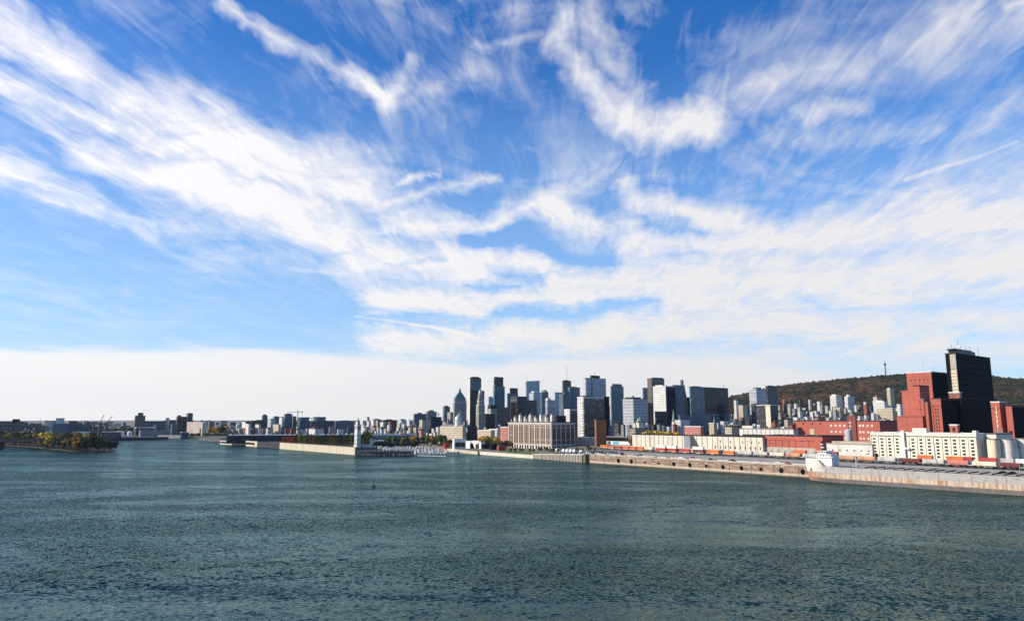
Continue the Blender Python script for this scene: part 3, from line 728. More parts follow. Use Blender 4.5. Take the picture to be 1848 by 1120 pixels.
e = church(1216, 1380, 775, 737, 5.5, 'church with a slim pale spire before the blue grey glass slab', 'white_stone')
church(1289, 1300, 770, 749, 4.5, 'small church with a thin grey spire below the dark teal building', 'brick_dark')
e2 = church(1427, 1500, 766, 744, 5, 'small church with a white pointed spire left above the red brick wharf building')
# ornate domed town hall
e = tw('town_hall', 'ornate grand building with a pale dome and steep gables behind the long pale shed', 'grand building', 1136, 1146, 1172, 773, 1240, 'f_stone', roof='roof_dark')
A, B_, H = D(e)
for fx in (.06, .32, .62, .9):
    MB().frus(A * fx, B_ * .15, H + .4, H + 10, 3.4, 1.5, 4, rot=.785).build('mansard_turret', 'white_stone', e)
    MB().frus(A * fx, B_ * .15, H + 10, H + 13, 2.0, .3, 4, rot=.785).build('turret_cap', 'roof_dark', e)
MB().frus(A * .47, B_ * .4, H + .4, H + 10, 6, 6, 12).build('drum', 'concrete_pale', e)
MB().lathe(A * .47, B_ * .4, [(H + 10, 6.3), (H + 14, 5.0), (H + 17, 2.6), (H + 18.5, 1), (H + 22, .2)], 12).build('dome', 'copper_pale', e)
tw('apartment_block', 'pink salmon apartment block with white balconies behind the long shed', 'apartment block', 1235, 1264, 1269, 770, 1180, 'f_pink', roof='roof_white')
tw('apartment_block', 'white four storey block between the navy cube and the pink block', 'apartment block', 1218, 1228, 1245, 759, 1320, 'f_white', roof='roof_white')
tw('office_building', 'blue grey modern box behind the white four storey block', 'office block', 1224, 1227, 1249, 750, 1500, 'f_bluegrey', roof='roof_grey')
tw('town_house', 'cream fronted building with arched gable right of the pink block', 'apartment block', 1279, 1288, 1294, 764, 1220, 'f_beige', roof='white_stone')
tw('town_house', 'pale three storey building left of the white crenellated shed', 'apartment block', 1308, 1320, 1335, 770, 1120, 'f_beige', roof='roof_dark')
tw('condominium_block', 'large pink and white condominium block left of the big warehouse', 'apartment block', 903, 917, 922, 771, 1330, 'f_pink', roof='roof_white')
tw('condominium_block', 'white balcony condominium block behind the yellow trees left of the warehouse', 'apartment block', 883, 897, 903, 775, 1300, 'f_white', roof='roof_white')
tw('office_building', 'dark blue glass box below the black slab tower', 'office block', 843, 845, 861, 769, 1350, 'f_darkglass', roof='roof_dark')
tw('office_building', 'flat beige building with a yellow awning line right of the dark blue box', 'office block', 862, 886, 893, 777, 1270, 'f_beige', roof='concrete_pale')
tw('office_building', 'very dark office slab below the pale stone deco tower', 'office block', 874, 876, 893, 747, 1650, 'f_darkglass', roof='roof_dark')
tw('office_building', 'black wide block right of the deco tower foot', 'office block', 890, 893, 921, 735, 1950, 'f_brown', roof='roof_grey')
tw('office_building', 'beige block with dark mansard between deco tower and teal tower', 'office block', 879, 886, 897, 737, 1800, 'f_stoneband', roof='roof_dark', tops=[('mansard', .05, .95, .1, .9, 9, 'roof_dark')])
tw('apartment_block', 'grey wide apartment complex with a domed centre, left of the short dark tower', 'apartment block', 746, 748, 770, 747, 1950, 'f_bluegrey', tops=[('penthouse', .3, .6, .1, .9, 4, 'roof_grey')])
tw('apartment_block', 'taller grey apartment block with round top right in the left complex', 'apartment block', 768, 771, 788, 743, 1980, 'f_grey', tops=[('penthouse', .25, .7, .1, .9, 5, 'copper_pale')])
tw('office_building', 'low dark charcoal box in front of the grey apartment complex', 'office block', 775, 777, 797, 753, 1700, 'f_darkgrey', roof='roof_dark')
tw('office_building', 'brown banded terrace block below the grey apartment complex', 'office block', 757, 762, 776, 757, 1650, 'f_beige', roof='roof_dark')
tw('apartment_block', 'pale slab left of the twin towered church', 'apartment block', 807, 813, 818, 744, 2000, 'f_stone')
tw('apartment_block', 'pink red house front standing out right of the long blue pier shed', 'house', 755, 760.5, 766, 776, 1480, 'f_pink', roof='roof_dark')

# --- skyline left of the clock tower
TL = R(24)
for row in (
 ('office_building', 'dark block with pale gap below the sky just right of the clock tower', 653, 658, 676, 762, 2500, 'f_darkgrey'),
 ('apartment_block', 'small white topped tower among dark blocks right of the clock tower', 661, 663, 667, 753, 2900, 'f_paleglass'),
 ('apartment_block', 'brown and white apartment block in the skyline midway right of the clock tower', 672, 676, 688, 757, 2400, 'f_brown'),
 ('apartment_block', 'dark flat topped block right of the brown and white skyline block', 688, 692, 716, 758, 2350, 'f_darkgrey'),
 ('apartment_block', 'pale faint distant towers in the skyline left of the grey apartment complex', 718, 724, 733, 757, 3200, 'f_paleglass'),
 ('office_building', 'blue box low in the skyline right of the pale faint towers', 738, 740, 747, 762, 2300, 'f_blueglass'),
 ('office_building', 'long dark office building immediately left of the clock tower', 605, 606, 640, 760, 2500, 'f_bluegrey'),
 ('office_building', 'wide dark block carrying a round control room above the poplar trees', 561, 562, 603, 760, 2400, 'f_darkgrey'),
 ('office_building', 'dark low block with a pale corner left of the wide control room block', 540, 541, 561, 760, 2600, 'f_bluegrey'),
 ('apartment_tower', 'tall dark blue glass condominium in the left skyline, highest of its cluster', 512, 514, 528, 747, 2700, 'f_tealglass'),
 ('apartment_tower', 'brown edged tower touching the tall dark blue condominium', 527, 529, 535, 752, 2750, 'f_brown'),
 ('apartment_tower', 'white ribbed slab block left of the dark blue condominium', 504, 509, 513, 753, 2500, 'f_white'),
 ('apartment_tower', 'blue grey stepped apartment tower at the middle of the left cluster', 492, 495, 505, 752, 2650, 'f_bluegrey'),
 ('apartment_tower', 'round topped blue tower left in the left skyline cluster', 472, 474, 483, 750, 2700, 'f_bluegrey'),
 ('office_building', 'long dark navy slab linking the left skyline cluster', 453, 454, 485, 759, 2450, 'f_darkglass'),
 ('office_building', 'white cube at the left end of the left skyline cluster', 437, 443, 445, 761, 2600, 'f_white'),
 ('office_building', 'black topped block between the white cube and the navy slab', 443, 444, 454, 761, 2500, 'f_darkgrey'),
 ('apartment_block', 'white and teal stepped flats below the blue grey stepped tower', 483, 489, 497, 757, 2350, 'f_paleglass'),
 ('warehouse', 'white cold store box standing low left behind the pier', 443, 449, 453, 765, 2100, 'f_whitedots'),
 ('warehouse', 'white and grey striped store box second from left behind the pier', 461, 467, 471, 766, 2100, 'f_white'),
 ('warehouse', 'cream low warehouse box third behind the pier', 477, 484, 493, 773, 2050, 'f_beige'),
 ('warehouse', 'beige apartment like box with many windows behind the long pier', 493, 503, 507, 766, 2080, 'f_beige'),
 ('warehouse', 'pale long low block right of the beige box with many windows', 558, 569, 585, 774, 2100, 'f_whitedots'),
):
    e = bld(row[0], row[1], 'apartment tower' if 'tower' in row[0] else ('warehouse' if row[0] == 'warehouse' else 'building'), *row[2:], th=TL, roof='roof_grey', tops=[('penthouse', .3, .7, .2, .8, 3, 'roof_dark')], group=None)
    if 'control room' in row[1]:
        A, B_, H = D(e)
        MB().frus(A * .38, 14, H + .4, H + 15, 19, 22, 18).build('control_room', 'f_bluegrey', e)
        mast_mb(A * .28, 14, H + 15, 9, .4).build('antenna', 'steel_dark', e)
    if 'round topped' in row[1]:
        A, B_, H = D(e); MB().lathe(A * .5, B_ * .5, [(H + .4, A * .45), (H + 3, A * .4), (H + 6, A * .2)], 12).build('rounded_top', 'roof_dark', e)
# ------------------------------------------------------------------ far left port
TF = R(30)
def b2(name, label, cat, x0, xe, x1, yt, Y, wall, th=TF, **k):
    return bld(name, label, cat, x0, xe, x1, yt, Y, wall, th=th, **k)
e = b2('grain_elevator', 'grain elevator with ribbed silos between two dark towers, far left shore', 'grain elevator', 259, 262, 303, 762, 2300, 'f_silo', roof='roof_dark', tops=[('conveyor_gallery', 0, 1, .2, .6, 3, 'steel_dark')], masts=())
A, B_, H = D(e)
MB().box(-A * .44, -.03, 1, B_ * .5, -6, H + 22).build('head_house', 'f_brown', e)
MB().box(-A * .32, -A * .10, 2, B_ * .4, H + 22.03, H + 31).build('upper_tower', 'f_darkgrey', e)
MB().box(A * .90, A + 4, -2, -.03, -6, H + 15).build('stair_tower', 'concrete', e)
MB().box(A * .38, A * .50, -3, -.03, -6, H - 6).build('loading_tower', 'white_stone', e)
e = b2('grain_elevator', 'beige ribbed silo block with dark right end at the far left shore', 'grain elevator', 338, 366, 374, 762, 2130, 'f_silopale', th=R(58), roof='white_stone')
A, B_, H = D(e)
for f in (.2, .8): MB().frus(A * .5, B_ * f, H + .36, H + 7, 2, 2.6, 8).build('roof_vent', 'steel_dark', e)
MB().box(-.3, -.02, B_ * .08, B_ * .16, 2, H * .55).build('tall_door', 'roof_dark', e)
b2('mill_tower', 'tall narrow dark tower with a lit left edge above the beige silo block', 'tower', 336, 339, 348, 746, 2250, 'f_darkgrey', tops=[('penthouse', .2, .8, .2, .8, 2, 'roof_dark')])
b2('mill_building', 'dark jagged mill building left of the beige silo block', 'mill', 318, 320, 337, 752, 2260, 'f_darkgrey', tops=[('penthouse', .1, .4, .2, .8, 5, 'roof_dark')])
b2('mill_building', 'lower grey mill building right of the ribbed grain silos', 'mill', 303, 305, 319, 758, 2300, 'f_bluegrey')
b2('mill_building', 'small pipe covered grey process building in front of the mill', 'mill', 309, 311, 322, 766, 2180, 'f_greygrid')
b2('transit_shed', 'white roofed low shed under the ribbed grain silos', 'shed', 243, 246, 279, 772, 2150, 'f_darkgrey', roof='roof_white')
b2('transit_shed', 'low dark shed with pale doors in front of the white roofed shed', 'shed', 252, 254, 308, 777, 2080, 'f_grey', roof='roof_gravel')
b2('transit_shed', 'small flat white roofed shed left of the beige silo block', 'shed', 326, 328, 342, 780, 2040, 'f_darkgrey', roof='roof_white')
e = b2('cement_silo', 'dark grey twin silo block far left beside the autumn island trees', 'silo block', 95, 96, 122, 765, 2000, 'f_silo', th=R(10))
e = b2('cement_silo', 'dark stepped silo block with a taller left tower, left of the gantry', 'silo block', 123, 124, 158, 765.5, 2050, 'f_silo', th=R(10))
A, B_, H = D(e); MB().box(0, A * .32, 0, B_ * .7, H + .36, H + 10).build('head_house', 'f_darkgrey', e)
b2('apartment_tower', 'blue tower with a pointed roof far left above the island', 'apartment tower', 80, 81, 91, 760, 2900, 'f_blueglass', th=R(5))
b2('apartment_tower', 'plain blue tower right of the pointed blue one far left', 'apartment tower', 100, 101, 109.5, 754.5, 3000, 'f_blueglass', th=R(5))
hab = b2('terraced_flats', 'dark stepped mass of stacked concrete flats at the left edge', 'apartment complex', -40, -38, 37, 765, 1750, 'f_darkgrey', th=R(5), tops=[('stepped_top', .35, .93, .1, .8, 6, 'f_darkgrey'), ('tower_top', .78, .88, .1, .6, 12, 'roof_dark')])
hab2 = b2('terraced_flats', 'dark terraced concrete flats with small lit faces behind the island', 'apartment complex', 38, 39, 70, 768, 1700, 'f_darkgrey', th=R(5))
A, B_, H = D(hab2)
for i in range(9):
    MB().box(A * (.05 + .1 * i), A * (.05 + .1 * i) + 3, -3, -.03, H * .35 + (i * 37 % 5) * 3, H * .35 + (i * 37 % 5) * 3 + 4).build('cube_unit', 'white_stone', hab2)
    MB().box(A * (.0 + .11 * i), A * (.0 + .11 * i) + 5, 2, 12, H + .36, H + 1 + (i * 23 % 4) * 1.3).build('roof_unit', 'f_darkgrey', hab2)
# gantry, conveyor and derricks
def crane_derrick(px, yb, ytip, dxp, Y, label):
    x = kx(px) * Y; zb = gz(x, Y); e = empty('harbour_crane', (x, Y, zb), 0, label, 'crane')
    zt = zat(ytip, Y, px) - zb; dx = dxp / F * Y; zm = zat(yb, Y, px) - zb
    MB().frus(0, 0, -2, zm, 4, 2.2, 4).build('tower', 'steel_dark', e)
    MB().box(-4, 4, -3, 3, zm, zm + 4).build('cab', 'steel_dark', e)
    MB().bar((0, 0, zm + 2), (dx, 0, zt), 1.0, 0, 4).bar((0, 1.6, zm + 2), (dx, 0, zt), .6, 0, 4).build('boom', 'steel_dark', e)
crane_derrick(181, 764, 748, 6, 2100, 'dark harbour crane with raised boom, left of a pair by the gantry')
crane_derrick(193, 764, 750, 9, 2150, 'dark harbour crane with raised boom, right of a pair by the gantry')
e = empty('conveyor_gantry', (kx(158) * 2080, 2080, QZ), 0, 'long dark inclined conveyor gantry above the far left quay', 'conveyor')
za, zb_ = zat(761, 2080, 158) - QZ, zat(765, 2080, 195) - QZ; L_ = (195 - 158) / F * 2080
MB().add([(0, 0, za - 3), (L_, 0, zb_ - 3), (L_, 4, zb_ - 3), (0, 4, za - 3), (0, 0, za), (L_, 0, zb_), (L_, 4, zb_), (0, 4, za)], [(3, 2, 1, 0), (4, 5, 6, 7), (0, 1, 5, 4), (1, 2, 6, 5), (2, 3, 7, 6), (3, 0, 4, 7)]).build('conveyor', 'steel_dark', e)
for f in (.03, .35, .68, .98): MB().bar((L_ * f - 3, 2, -2), (L_ * f, 2, za - 3), .7).bar((L_ * f + 3, 2, -2), (L_ * f, 2, za - 3), .7).build('leg', 'steel_dark', e)
MB().box(-1, 6, -1, 5, za - 12, za + .5).build('drive_house', 'steel_dark', e)
def tower_crane(px, Y, ytop, yb, l1, l2, label):
    x = kx(px) * Y; zb = gz(x, Y); zt = zat(ytop, Y, px) - zb; e = empty('tower_crane', (x, Y, zb), 0, label, 'crane')
    MB().box(-1.1, 1.1, -1.1, 1.1, 0, zt).build('mast', 'steel_grey', e)
    zj = zt - (ytop + 1 - ytop) / F * Y * 2
    MB().bar((-l1 / F * Y, 0, zj), (l2 / F * Y, 0, zj), .9, 0, 4).bar((-l1 / F * Y * .6, 0, zj), (0, 0, zt + 4), .25).bar((l2 / F * Y * .8, 0, zj), (0, 0, zt + 4), .25).build('jib', 'steel_grey', e)
    MB().box(l2 / F * Y * .8, l2 / F * Y, -1.5, 1.5, zj - 4, zj - .9).build('counterweight', 'steel_dark', e)
tower_crane(537, 2800, 741, 765, 18, 9, 'pale tower crane with long jib above the left skyline cluster')
tower_crane(552, 3000, 752, 765, 4, 12, 'smaller faint tower crane right of the tall one')
tower_crane(791, 2600, 745, 757, 5, 3, 'thin crane left of the short dark tower')
def pole(name, px, Y, ytop, label, cat, r=.4, mat='steel_dark'):
    x = kx(px) * Y; zb = gz(x, Y); e = MB().bar((0, 0, -1), (0, 0, zat(ytop, Y, px) - zb), r).build(name, mat); e.location = (x, Y, zb)
    return tag(e, label, cat)
pole('smokestack', 379, 2200, 757, 'thin dark chimney right of the beige silo block', 'chimney', 1.6)
pole('mast', 73, 2400, 754, 'thin tilted mast above the far left trees', 'mast', .5)
# white tanks
for i, px in enumerate((216, 222, 236)):
    x = kx(px) * 1850; z = QZ
    t_ = MB().lathe(0, 0, [(-1, 5.5), (10, 5.5), (11.5, 4), (12.2, 1)], 14).build('storage_tank', 'white_paint'); t_.location = (x, 1850, z)
    tag(t_, ('white storage tank on the far left quay, leftmost of three', 'white storage tank on the far left quay, middle of three', 'white storage tank on the far left quay, rightmost of three')[i], 'tank', 'white tanks on the far left quay')
b2('transit_shed', 'long white shed behind the island trees, left of the white tanks', 'shed', 130, 131, 155, 780, 1800, 'white_stone', roof='roof_white', th=R(5))
b2('transit_shed', 'low white roofed dark shed beside the white tanks', 'shed', 183, 184, 212, 779.5, 1820, 'f_darkgrey', roof='roof_white', th=R(5))
# long dark pier in front of them
def pier(name, pts, ztop, label, cat='pier', mats='rock', kind='structure', z0=-3, h=0):
    o = MB().prism([(p.x, p.y) for p in pts], z0, ztop).build(name, mats)
    if kind: o['kind'] = kind
    else: tag(o, label, cat)
    return o
W('quay_top', (0.17, 0.155, 0.135), 0.95, 0.25, 0.05); W('quay_dark', (0.035, 0.035, 0.036), 0.9, 0.3, 0.1)
pA, pB = gpt(288, 793.5), gpt(120, 796)
pier('breakwater', [pA, pB, pB + Vector((0, 190, 0)), pA + Vector((-6, 60, 0))], 7, 'long low dark breakwater ending beside the open channel', 'breakwater', 'quay_dark', None)
e = b2('quay_wall', 'pale beige quay wall below the far grain elevator', 'quay wall', 285, 286, 337, 784.5, gpt(310, 790).y - 6, 'concrete_pale', th=R(-3), base=-1, hide=12, roof='quay_top', par=0, under=1)
# the low bridge at the left edge
yb = gpt(0, 810).y
e = empty('road_bridge', (kx(0) * yb, yb, 0), 0, 'low dark bridge deck running in from the left edge to the island', 'bridge')
zt = zat(791.5, yb, 0); zu = zat(797, yb, 0); Lb = 84 / F * yb
MB().box(-160, Lb, 0, 14, zu, zt).build('deck', 'quay_dark', e)
MB().box(-160, Lb, -.3, -.02, zt - .2, zt + .8).build('railing', 'steel_dark', e)
for x_ in (-0.5, -90):
    MB().box(x_ - 3, x_ + 4.5, .5, 13, -3, zu - .02).build('pier', 'quay_dark', e)
# island
isl = [(-260, 806), (0, 803.5), (60, 807), (100, 811), (130, 815), (170, 815.5), (213, 813.5), (212, 811), (195, 806), (150, 800), (60, 796), (-260, 795)]
pts = [gpt(x, y) for x, y in isl]
vs = [(p.x, p.y, -2) for p in pts]; c_ = sum((p for p in pts), Vector()) / len(pts)
top = [(p.x + (c_.x - p.x) * .05, p.y + (c_.y - p.y) * .05, 1.0) for p in pts]; n = len(pts)
W('island_soil', (0.045, 0.038, 0.024), 0.95, 0.3, 0.08)
o = new_obj('island', vs + top, [tuple(range(n, 2 * n))] + [(i, (i + 1) % n, n + (i + 1) % n, n + i) for i in range(n)], ['island_soil']); o['kind'] = 'structure'
ISL = [(p.x, p.y) for p in pts]
def inside(x, y, poly):
    r = False; j = len(poly) - 1
    for i in range(len(poly)):
        if (poly[i][1] > y) != (poly[j][1] > y) and x < (poly[j][0] - poly[i][0]) * (y - poly[i][1]) / (poly[j][1] - poly[i][1]) + poly[i][0]: r = not r
        j = i
    return r

# ------------------------------------------------------------------ trees
def leafmat(name, a, c):
    m, t, b = pbr(name)
    tcn = t.new('ShaderNodeTexCoord').outputs['Object']
    n = t.noise(tcn, 0.55, 3, 0.6).outputs[0]
    oi = t.new('ShaderNodeObjectInfo')
    f = t.m('ADD', t.rng(n, 0.35, 0.65, 0, 1), t.m('MULTIPLY', t.m('SUBTRACT', oi.outputs['Random'], 0.5), 0.7), clamp=True)
    t.set(b, 'Base Color', t.mixc(f, c4(a), c4(c))); t.set(b, 'Roughness', 0.9); t.set(b, 'Specular IOR Level', 0.15)
leafmat('leaf_green', (0.035, 0.055, 0.012), (0.15, 0.17, 0.04)); leafmat('leaf_dark', (0.014, 0.024, 0.009), (0.055, 0.065, 0.018))
leafmat('leaf_yellow', (0.22, 0.15, 0.014), (0.62, 0.42, 0.04)); leafmat('leaf_orange', (0.20, 0.09, 0.018), (0.52, 0.26, 0.05))
leafmat('leaf_red', (0.14, 0.02, 0.012), (0.33, 0.045, 0.025)); leafmat('leaf_olive', (0.05, 0.05, 0.012), (0.22, 0.18, 0.035)); leafmat('leaf_rust', (0.07, 0.035, 0.015), (0.20, 0.09, 0.03))
def crown_mesh(seed, h, r, z0, n, leaf, shape='round'):
    q = random.Random(seed); mb = MB()
    cl = []
    for i in range(9 if shape == 'round' else 7):
        if shape == 'round':
            a = q.uniform(0, 6.28); d = r * q.uniform(.15, .62); z = z0 + (h - z0) * q.uniform(.2, .82)
            cl.append((math.cos(a) * d, math.sin(a) * d, z, r * q.uniform(.34, .58), r * q.uniform(.30, .5)))
        else:
            f = (i + .5) / 7; cl.append((q.uniform(-.2, .2) * r, q.uniform(-.2, .2) * r, z0 + (h - z0) * f, r * (1.0 - .75 * max(0, f - .35) ** 1.1 - .3 * max(0, .2 - f)), (h - z0) / 9))
    for _ in range(n):
        cx_, cy_, cz, rr_, rz_ = q.choice(cl)
        d = Vector((q.gauss(0, 1), q.gauss(0, 1), q.gauss(0, 1))).normalized() * q.uniform(.55, 1.08)
        p = Vector((cx_ + d.x * rr_, cy_ + d.y * rr_, cz + d.z * rz_))
        nn = (d + Vector((q.uniform(-.6, .6), q.uniform(-.6, .6), q.uniform(-.2, .8)))).normalized()
        u = nn.orthogonal().normalized(); u.rotate(Matrix.Rotation(q.uniform(0, 6.28), 3, nn)); w_ = nn.cross(u); s = leaf * q.uniform(.6, 1.3)
        mb.add([p - u * s - w_ * s * .6, p + u * s - w_ * s * .7, p + u * s * .8 + w_ * s * .7, p - u * s * .9 + w_ * s * .6], [(0, 1, 2, 3)])
    return mb
def trunk_mesh(seed, h, r0, limbs=4, spread=2.5):
    q = random.Random(seed); mb = MB().frus(0, 0, -1, h * .55, r0, r0 * .5, 6)
    mb.bar((0, 0, h * .5), (q.uniform(-.5, .5), q.uniform(-.5, .5), h * .85), r0 * .35)
    for i in range(limbs):
        a = i * 6.28 / limbs + q.uniform(-.4, .4)
        mb.bar((0, 0, h * q.uniform(.3, .45)), (math.cos(a) * spread, math.sin(a) * spread, h * q.uniform(.6, .8)), r0 * .28)
    return mb
PROTO = {}
def tree_proto(kind, seed, mat):
    key = (kind, seed, mat)
    if key not in PROTO:
        e = empty({'round': 'broadleaf_tree', 'poplar': 'poplar_tree', 'bush': 'bush'}[kind], (0, 0, -500), 0)
        if kind == 'round':
            crown_mesh(seed, 14, 6.2, 3, 620, .62).build('crown', mat, e); trunk_mesh(seed, 12, .42).build('trunk', 'bark', e)
        elif kind == 'poplar':
            crown_mesh(seed, 17, 2.5, 1.5, 420, .5, 'poplar').build('crown', mat, e); trunk_mesh(seed, 13, .3, 3, .8).build('trunk', 'bark', e)
        else:
            crown_mesh(seed, 5, 3.4, .3, 260, .5).build('crown', mat, e); trunk_mesh(seed, 4, .15, 4, 1.2).build('trunk', 'bark', e)
        PROTO[key] = [e, False]
    return PROTO[key]
def tree(kind, seed, mat, x, y, z, s, label, group, cat='tree', rz=None):
    p = tree_proto(kind, seed, mat)
    rz = rnd.uniform(0, 6.28) if rz is None else rz
    sc3 = s if isinstance(s, tuple) else (s, s, s)
    if not p[1]:
        e = p[0]; p[1] = True; e.location = (x, y, z); e.rotation_euler = (0, 0, rz); e.scale = sc3
        tag(e, label, cat, group)
    else:
        e = copy_tree(p[0], (x, y, z), rz, sc3, label, group); e['category'] = cat
    return e
COLN = {'leaf_green': 'green', 'leaf_dark': 'dark green', 'leaf_yellow': 'golden yellow', 'leaf_orange': 'orange', 'leaf_red': 'deep red', 'leaf_olive': 'olive green', 'leaf_rust': 'rusty brown'}
# island trees: front rank darker, golden ones where the photograph has them
ri = random.Random(3)
isl_m = []
for i in range(112):
    for _ in range(60):
        px = ri.uniform(-60, 208); py = ri.uniform(797, 815.2); p = gpt(px, py)
        if i < 60: px = -50 + 258 * (i + .5) / 60; py = next((yy_ / 4 for yy_ in range(3264, 3180, -1) if inside(gpt(px, yy_ / 4).x, gpt(px, yy_ / 4).y, ISL)), 806) - .35; p = gpt(px, py)
        if inside(p.x, p.y, ISL) and all((p - q_[0]).length > (7.5 if i >= 60 else 3) for q_ in isl_m): break
    else: continue
    isl_m.append((p, px, py))
for p, px, py in isl_m:
    u = ri.random()
    if px < 58: mat = ('leaf_orange' if u < .6 else 'leaf_yellow') if py < 803 else ('leaf_olive' if u < .5 else 'leaf_dark')
    elif 75 < px < 100: mat = 'leaf_yellow' if u < .5 else ('leaf_rust' if u < .5 else 'leaf_olive')
    elif 138 < px < 168: mat = 'leaf_yellow' if u < .4 and py < 814 else ('leaf_orange' if u < .35 else 'leaf_dark')
    elif px > 165: mat = 'leaf_dark' if u < .75 else 'leaf_green'
    else: mat = 'leaf_dark' if u < .45 else ('leaf_olive' if u < .75 else 'leaf_rust')
    s = ri.uniform(.85, 1.25) * (1.85 if px < 165 else 1.45) * (.75 if px > 190 else 1)
    side = 'left end' if px < 60 else ('middle' if px < 140 else 'right tip')
    tree('round', ri.choice((1, 2, 3)), mat, p.x, p.y, .2, (s * ri.uniform(.9, 1.15), s, s * .95), '%s tree on the wooded island, %s' % (COLN[mat], side), '%s trees on the island' % COLN[mat])

# ------------------------------------------------------------------ clock tower pier
W('wall_lit', (0.52, 0.45, 0.33), 0.9, 0.14, 0.1, 1)
cA, cB = gpt(641, 820.5), gpt(505, 809.3)
cC = gpt(438, 804); PW_ = 95.0
pdir = (cB - cA).normalized(); pn = Vector((pdir.y, -pdir.x, 0))
TP = math.atan2(pn.y, pn.x)
cE = cA + pn * 38
o = MB().prism([tuple(q.xy) for q in (cA, cB, cB + pn * 90, cE + pdir * 10, cE)], -3, QZ).build('pier', 'quay_top'); o['kind'] = 'structure'
Lw = (cB - cA).length
def wall_run(name, p, q, ztop, mat, label, thick=1.2, z0=-2, coping='quay_top', panels=True, cat='quay wall', joint=12):
    d = (q - p); L = d.length; d.normalize(); nrm_ = Vector((d.y, -d.x, 0))
    e = empty(name, (p.x, p.y, 0), math.atan2(d.y, d.x), label, cat)
    MB().box(0, L, 0, thick, z0, ztop - .5).build('wall', mat, e)
    MB().box(-.1, L + .1, -.15, thick + .1, ztop - .498, ztop).build('coping', coping, e)
    if panels:
        for k in range(1, int(L / joint)):
            MB().box(k * joint - .15, k * joint + .15, -.08, -.004, z0 + 1, ztop - .6).build('joint', 'roof_dark', e)
    return e, L
e, L = wall_run('quay_wall', cB - pn * .6, cA - pn * .6, QZ + .6, 'wall_lit', 'sunlit pale stone wall of the clock tower pier below the poplar row', joint=26)
# open lower section of the pier further left
cD = cB + (cC - cB) * .45
o = MB().prism([tuple(q.xy) for q in (cB + pdir * .5, cC, cC + pn * 110, cB + pn * 110)], -3, QZ - 2).build('wharf', 'quay_dark'); o['kind'] = 'structure'
e, L = wall_run('quay_wall', cC - pn * .6, cC + (cB - cC) * .42 - pn * .6, QZ, 'wall_lit', 'short pale wharf wall with a dark opening at the left end of the clock tower pier', panels=False, joint=9)
MB().box(L * .25, L * .82, -.3, -.02, 2.5, 7.5).build('opening', 'plain_black', e)
MB().box(L * .3, L * .78, -.6, -.32, 1.5, 3.6).build('fender_beam', 'concrete_pale', e)
# long cruise terminal behind the trees
tA = gpt(410, 800, 0)
e = bld('passenger_terminal', 'long dark terminal building with white roof edge behind the poplar row', 'terminal', 397, 410, 640, 785.5, 1440, 'f_darkglass', th=R(14), base=QZ, roof='roof_white', par=0)
A, B_, H = D(e)
for i in range(26):
    MB().gable(A * (i + .15) / 26, A * (i + .85) / 26, 3, B_ - 2, H + .36, H + 2.6, 'y').build('roof_light', 'white_paint', e)
e['label'] = 'long dark terminal building with white roof lights behind the poplar row'
MB().box(A * .88, A * .905, -1, 6, H + .36, H + 10).build('signal_turret', 'white_stone', e)
tb = [gpt(397, 801.5), gpt(445, 803), gpt(560, 803)]
o = MB().prism([(tb[0].x, tb[0].y), (tb[1].x, tb[1].y), (tb[1].x + 260, tb[1].y + 190), (tb[0].x + 120, tb[0].y + 420), (tb[0].x + 15, tb[0].y + 330)], -3, QZ - .5).build('terminal_quay', 'quay_dark'); o['kind'] = 'structure'
e, L = wall_run('quay_wall', tb[0] - Vector((0, .6, 0)), tb[0].lerp(tb[1], .45) - Vector((0, .6, 0)), 9, 'white_stone', 'white striped wharf end at the left tip of the long terminal', panels=False)
MB().box(2, L - 1, -.5, -.02, 3.0, 6.0).build('opening', 'plain_black', e)
# rocky spit with moored craft left of it
sA, sB = gpt(358, 795), gpt(397, 797)
o = MB().prism([(sA.x, sA.y), (sB.x, sB.y), (sB.x + 10, sB.y + 260), (sA.x + 20, sA.y + 280)], -3, 8).build('rocky_spit', 'rock'); o['kind'] = 'structure'

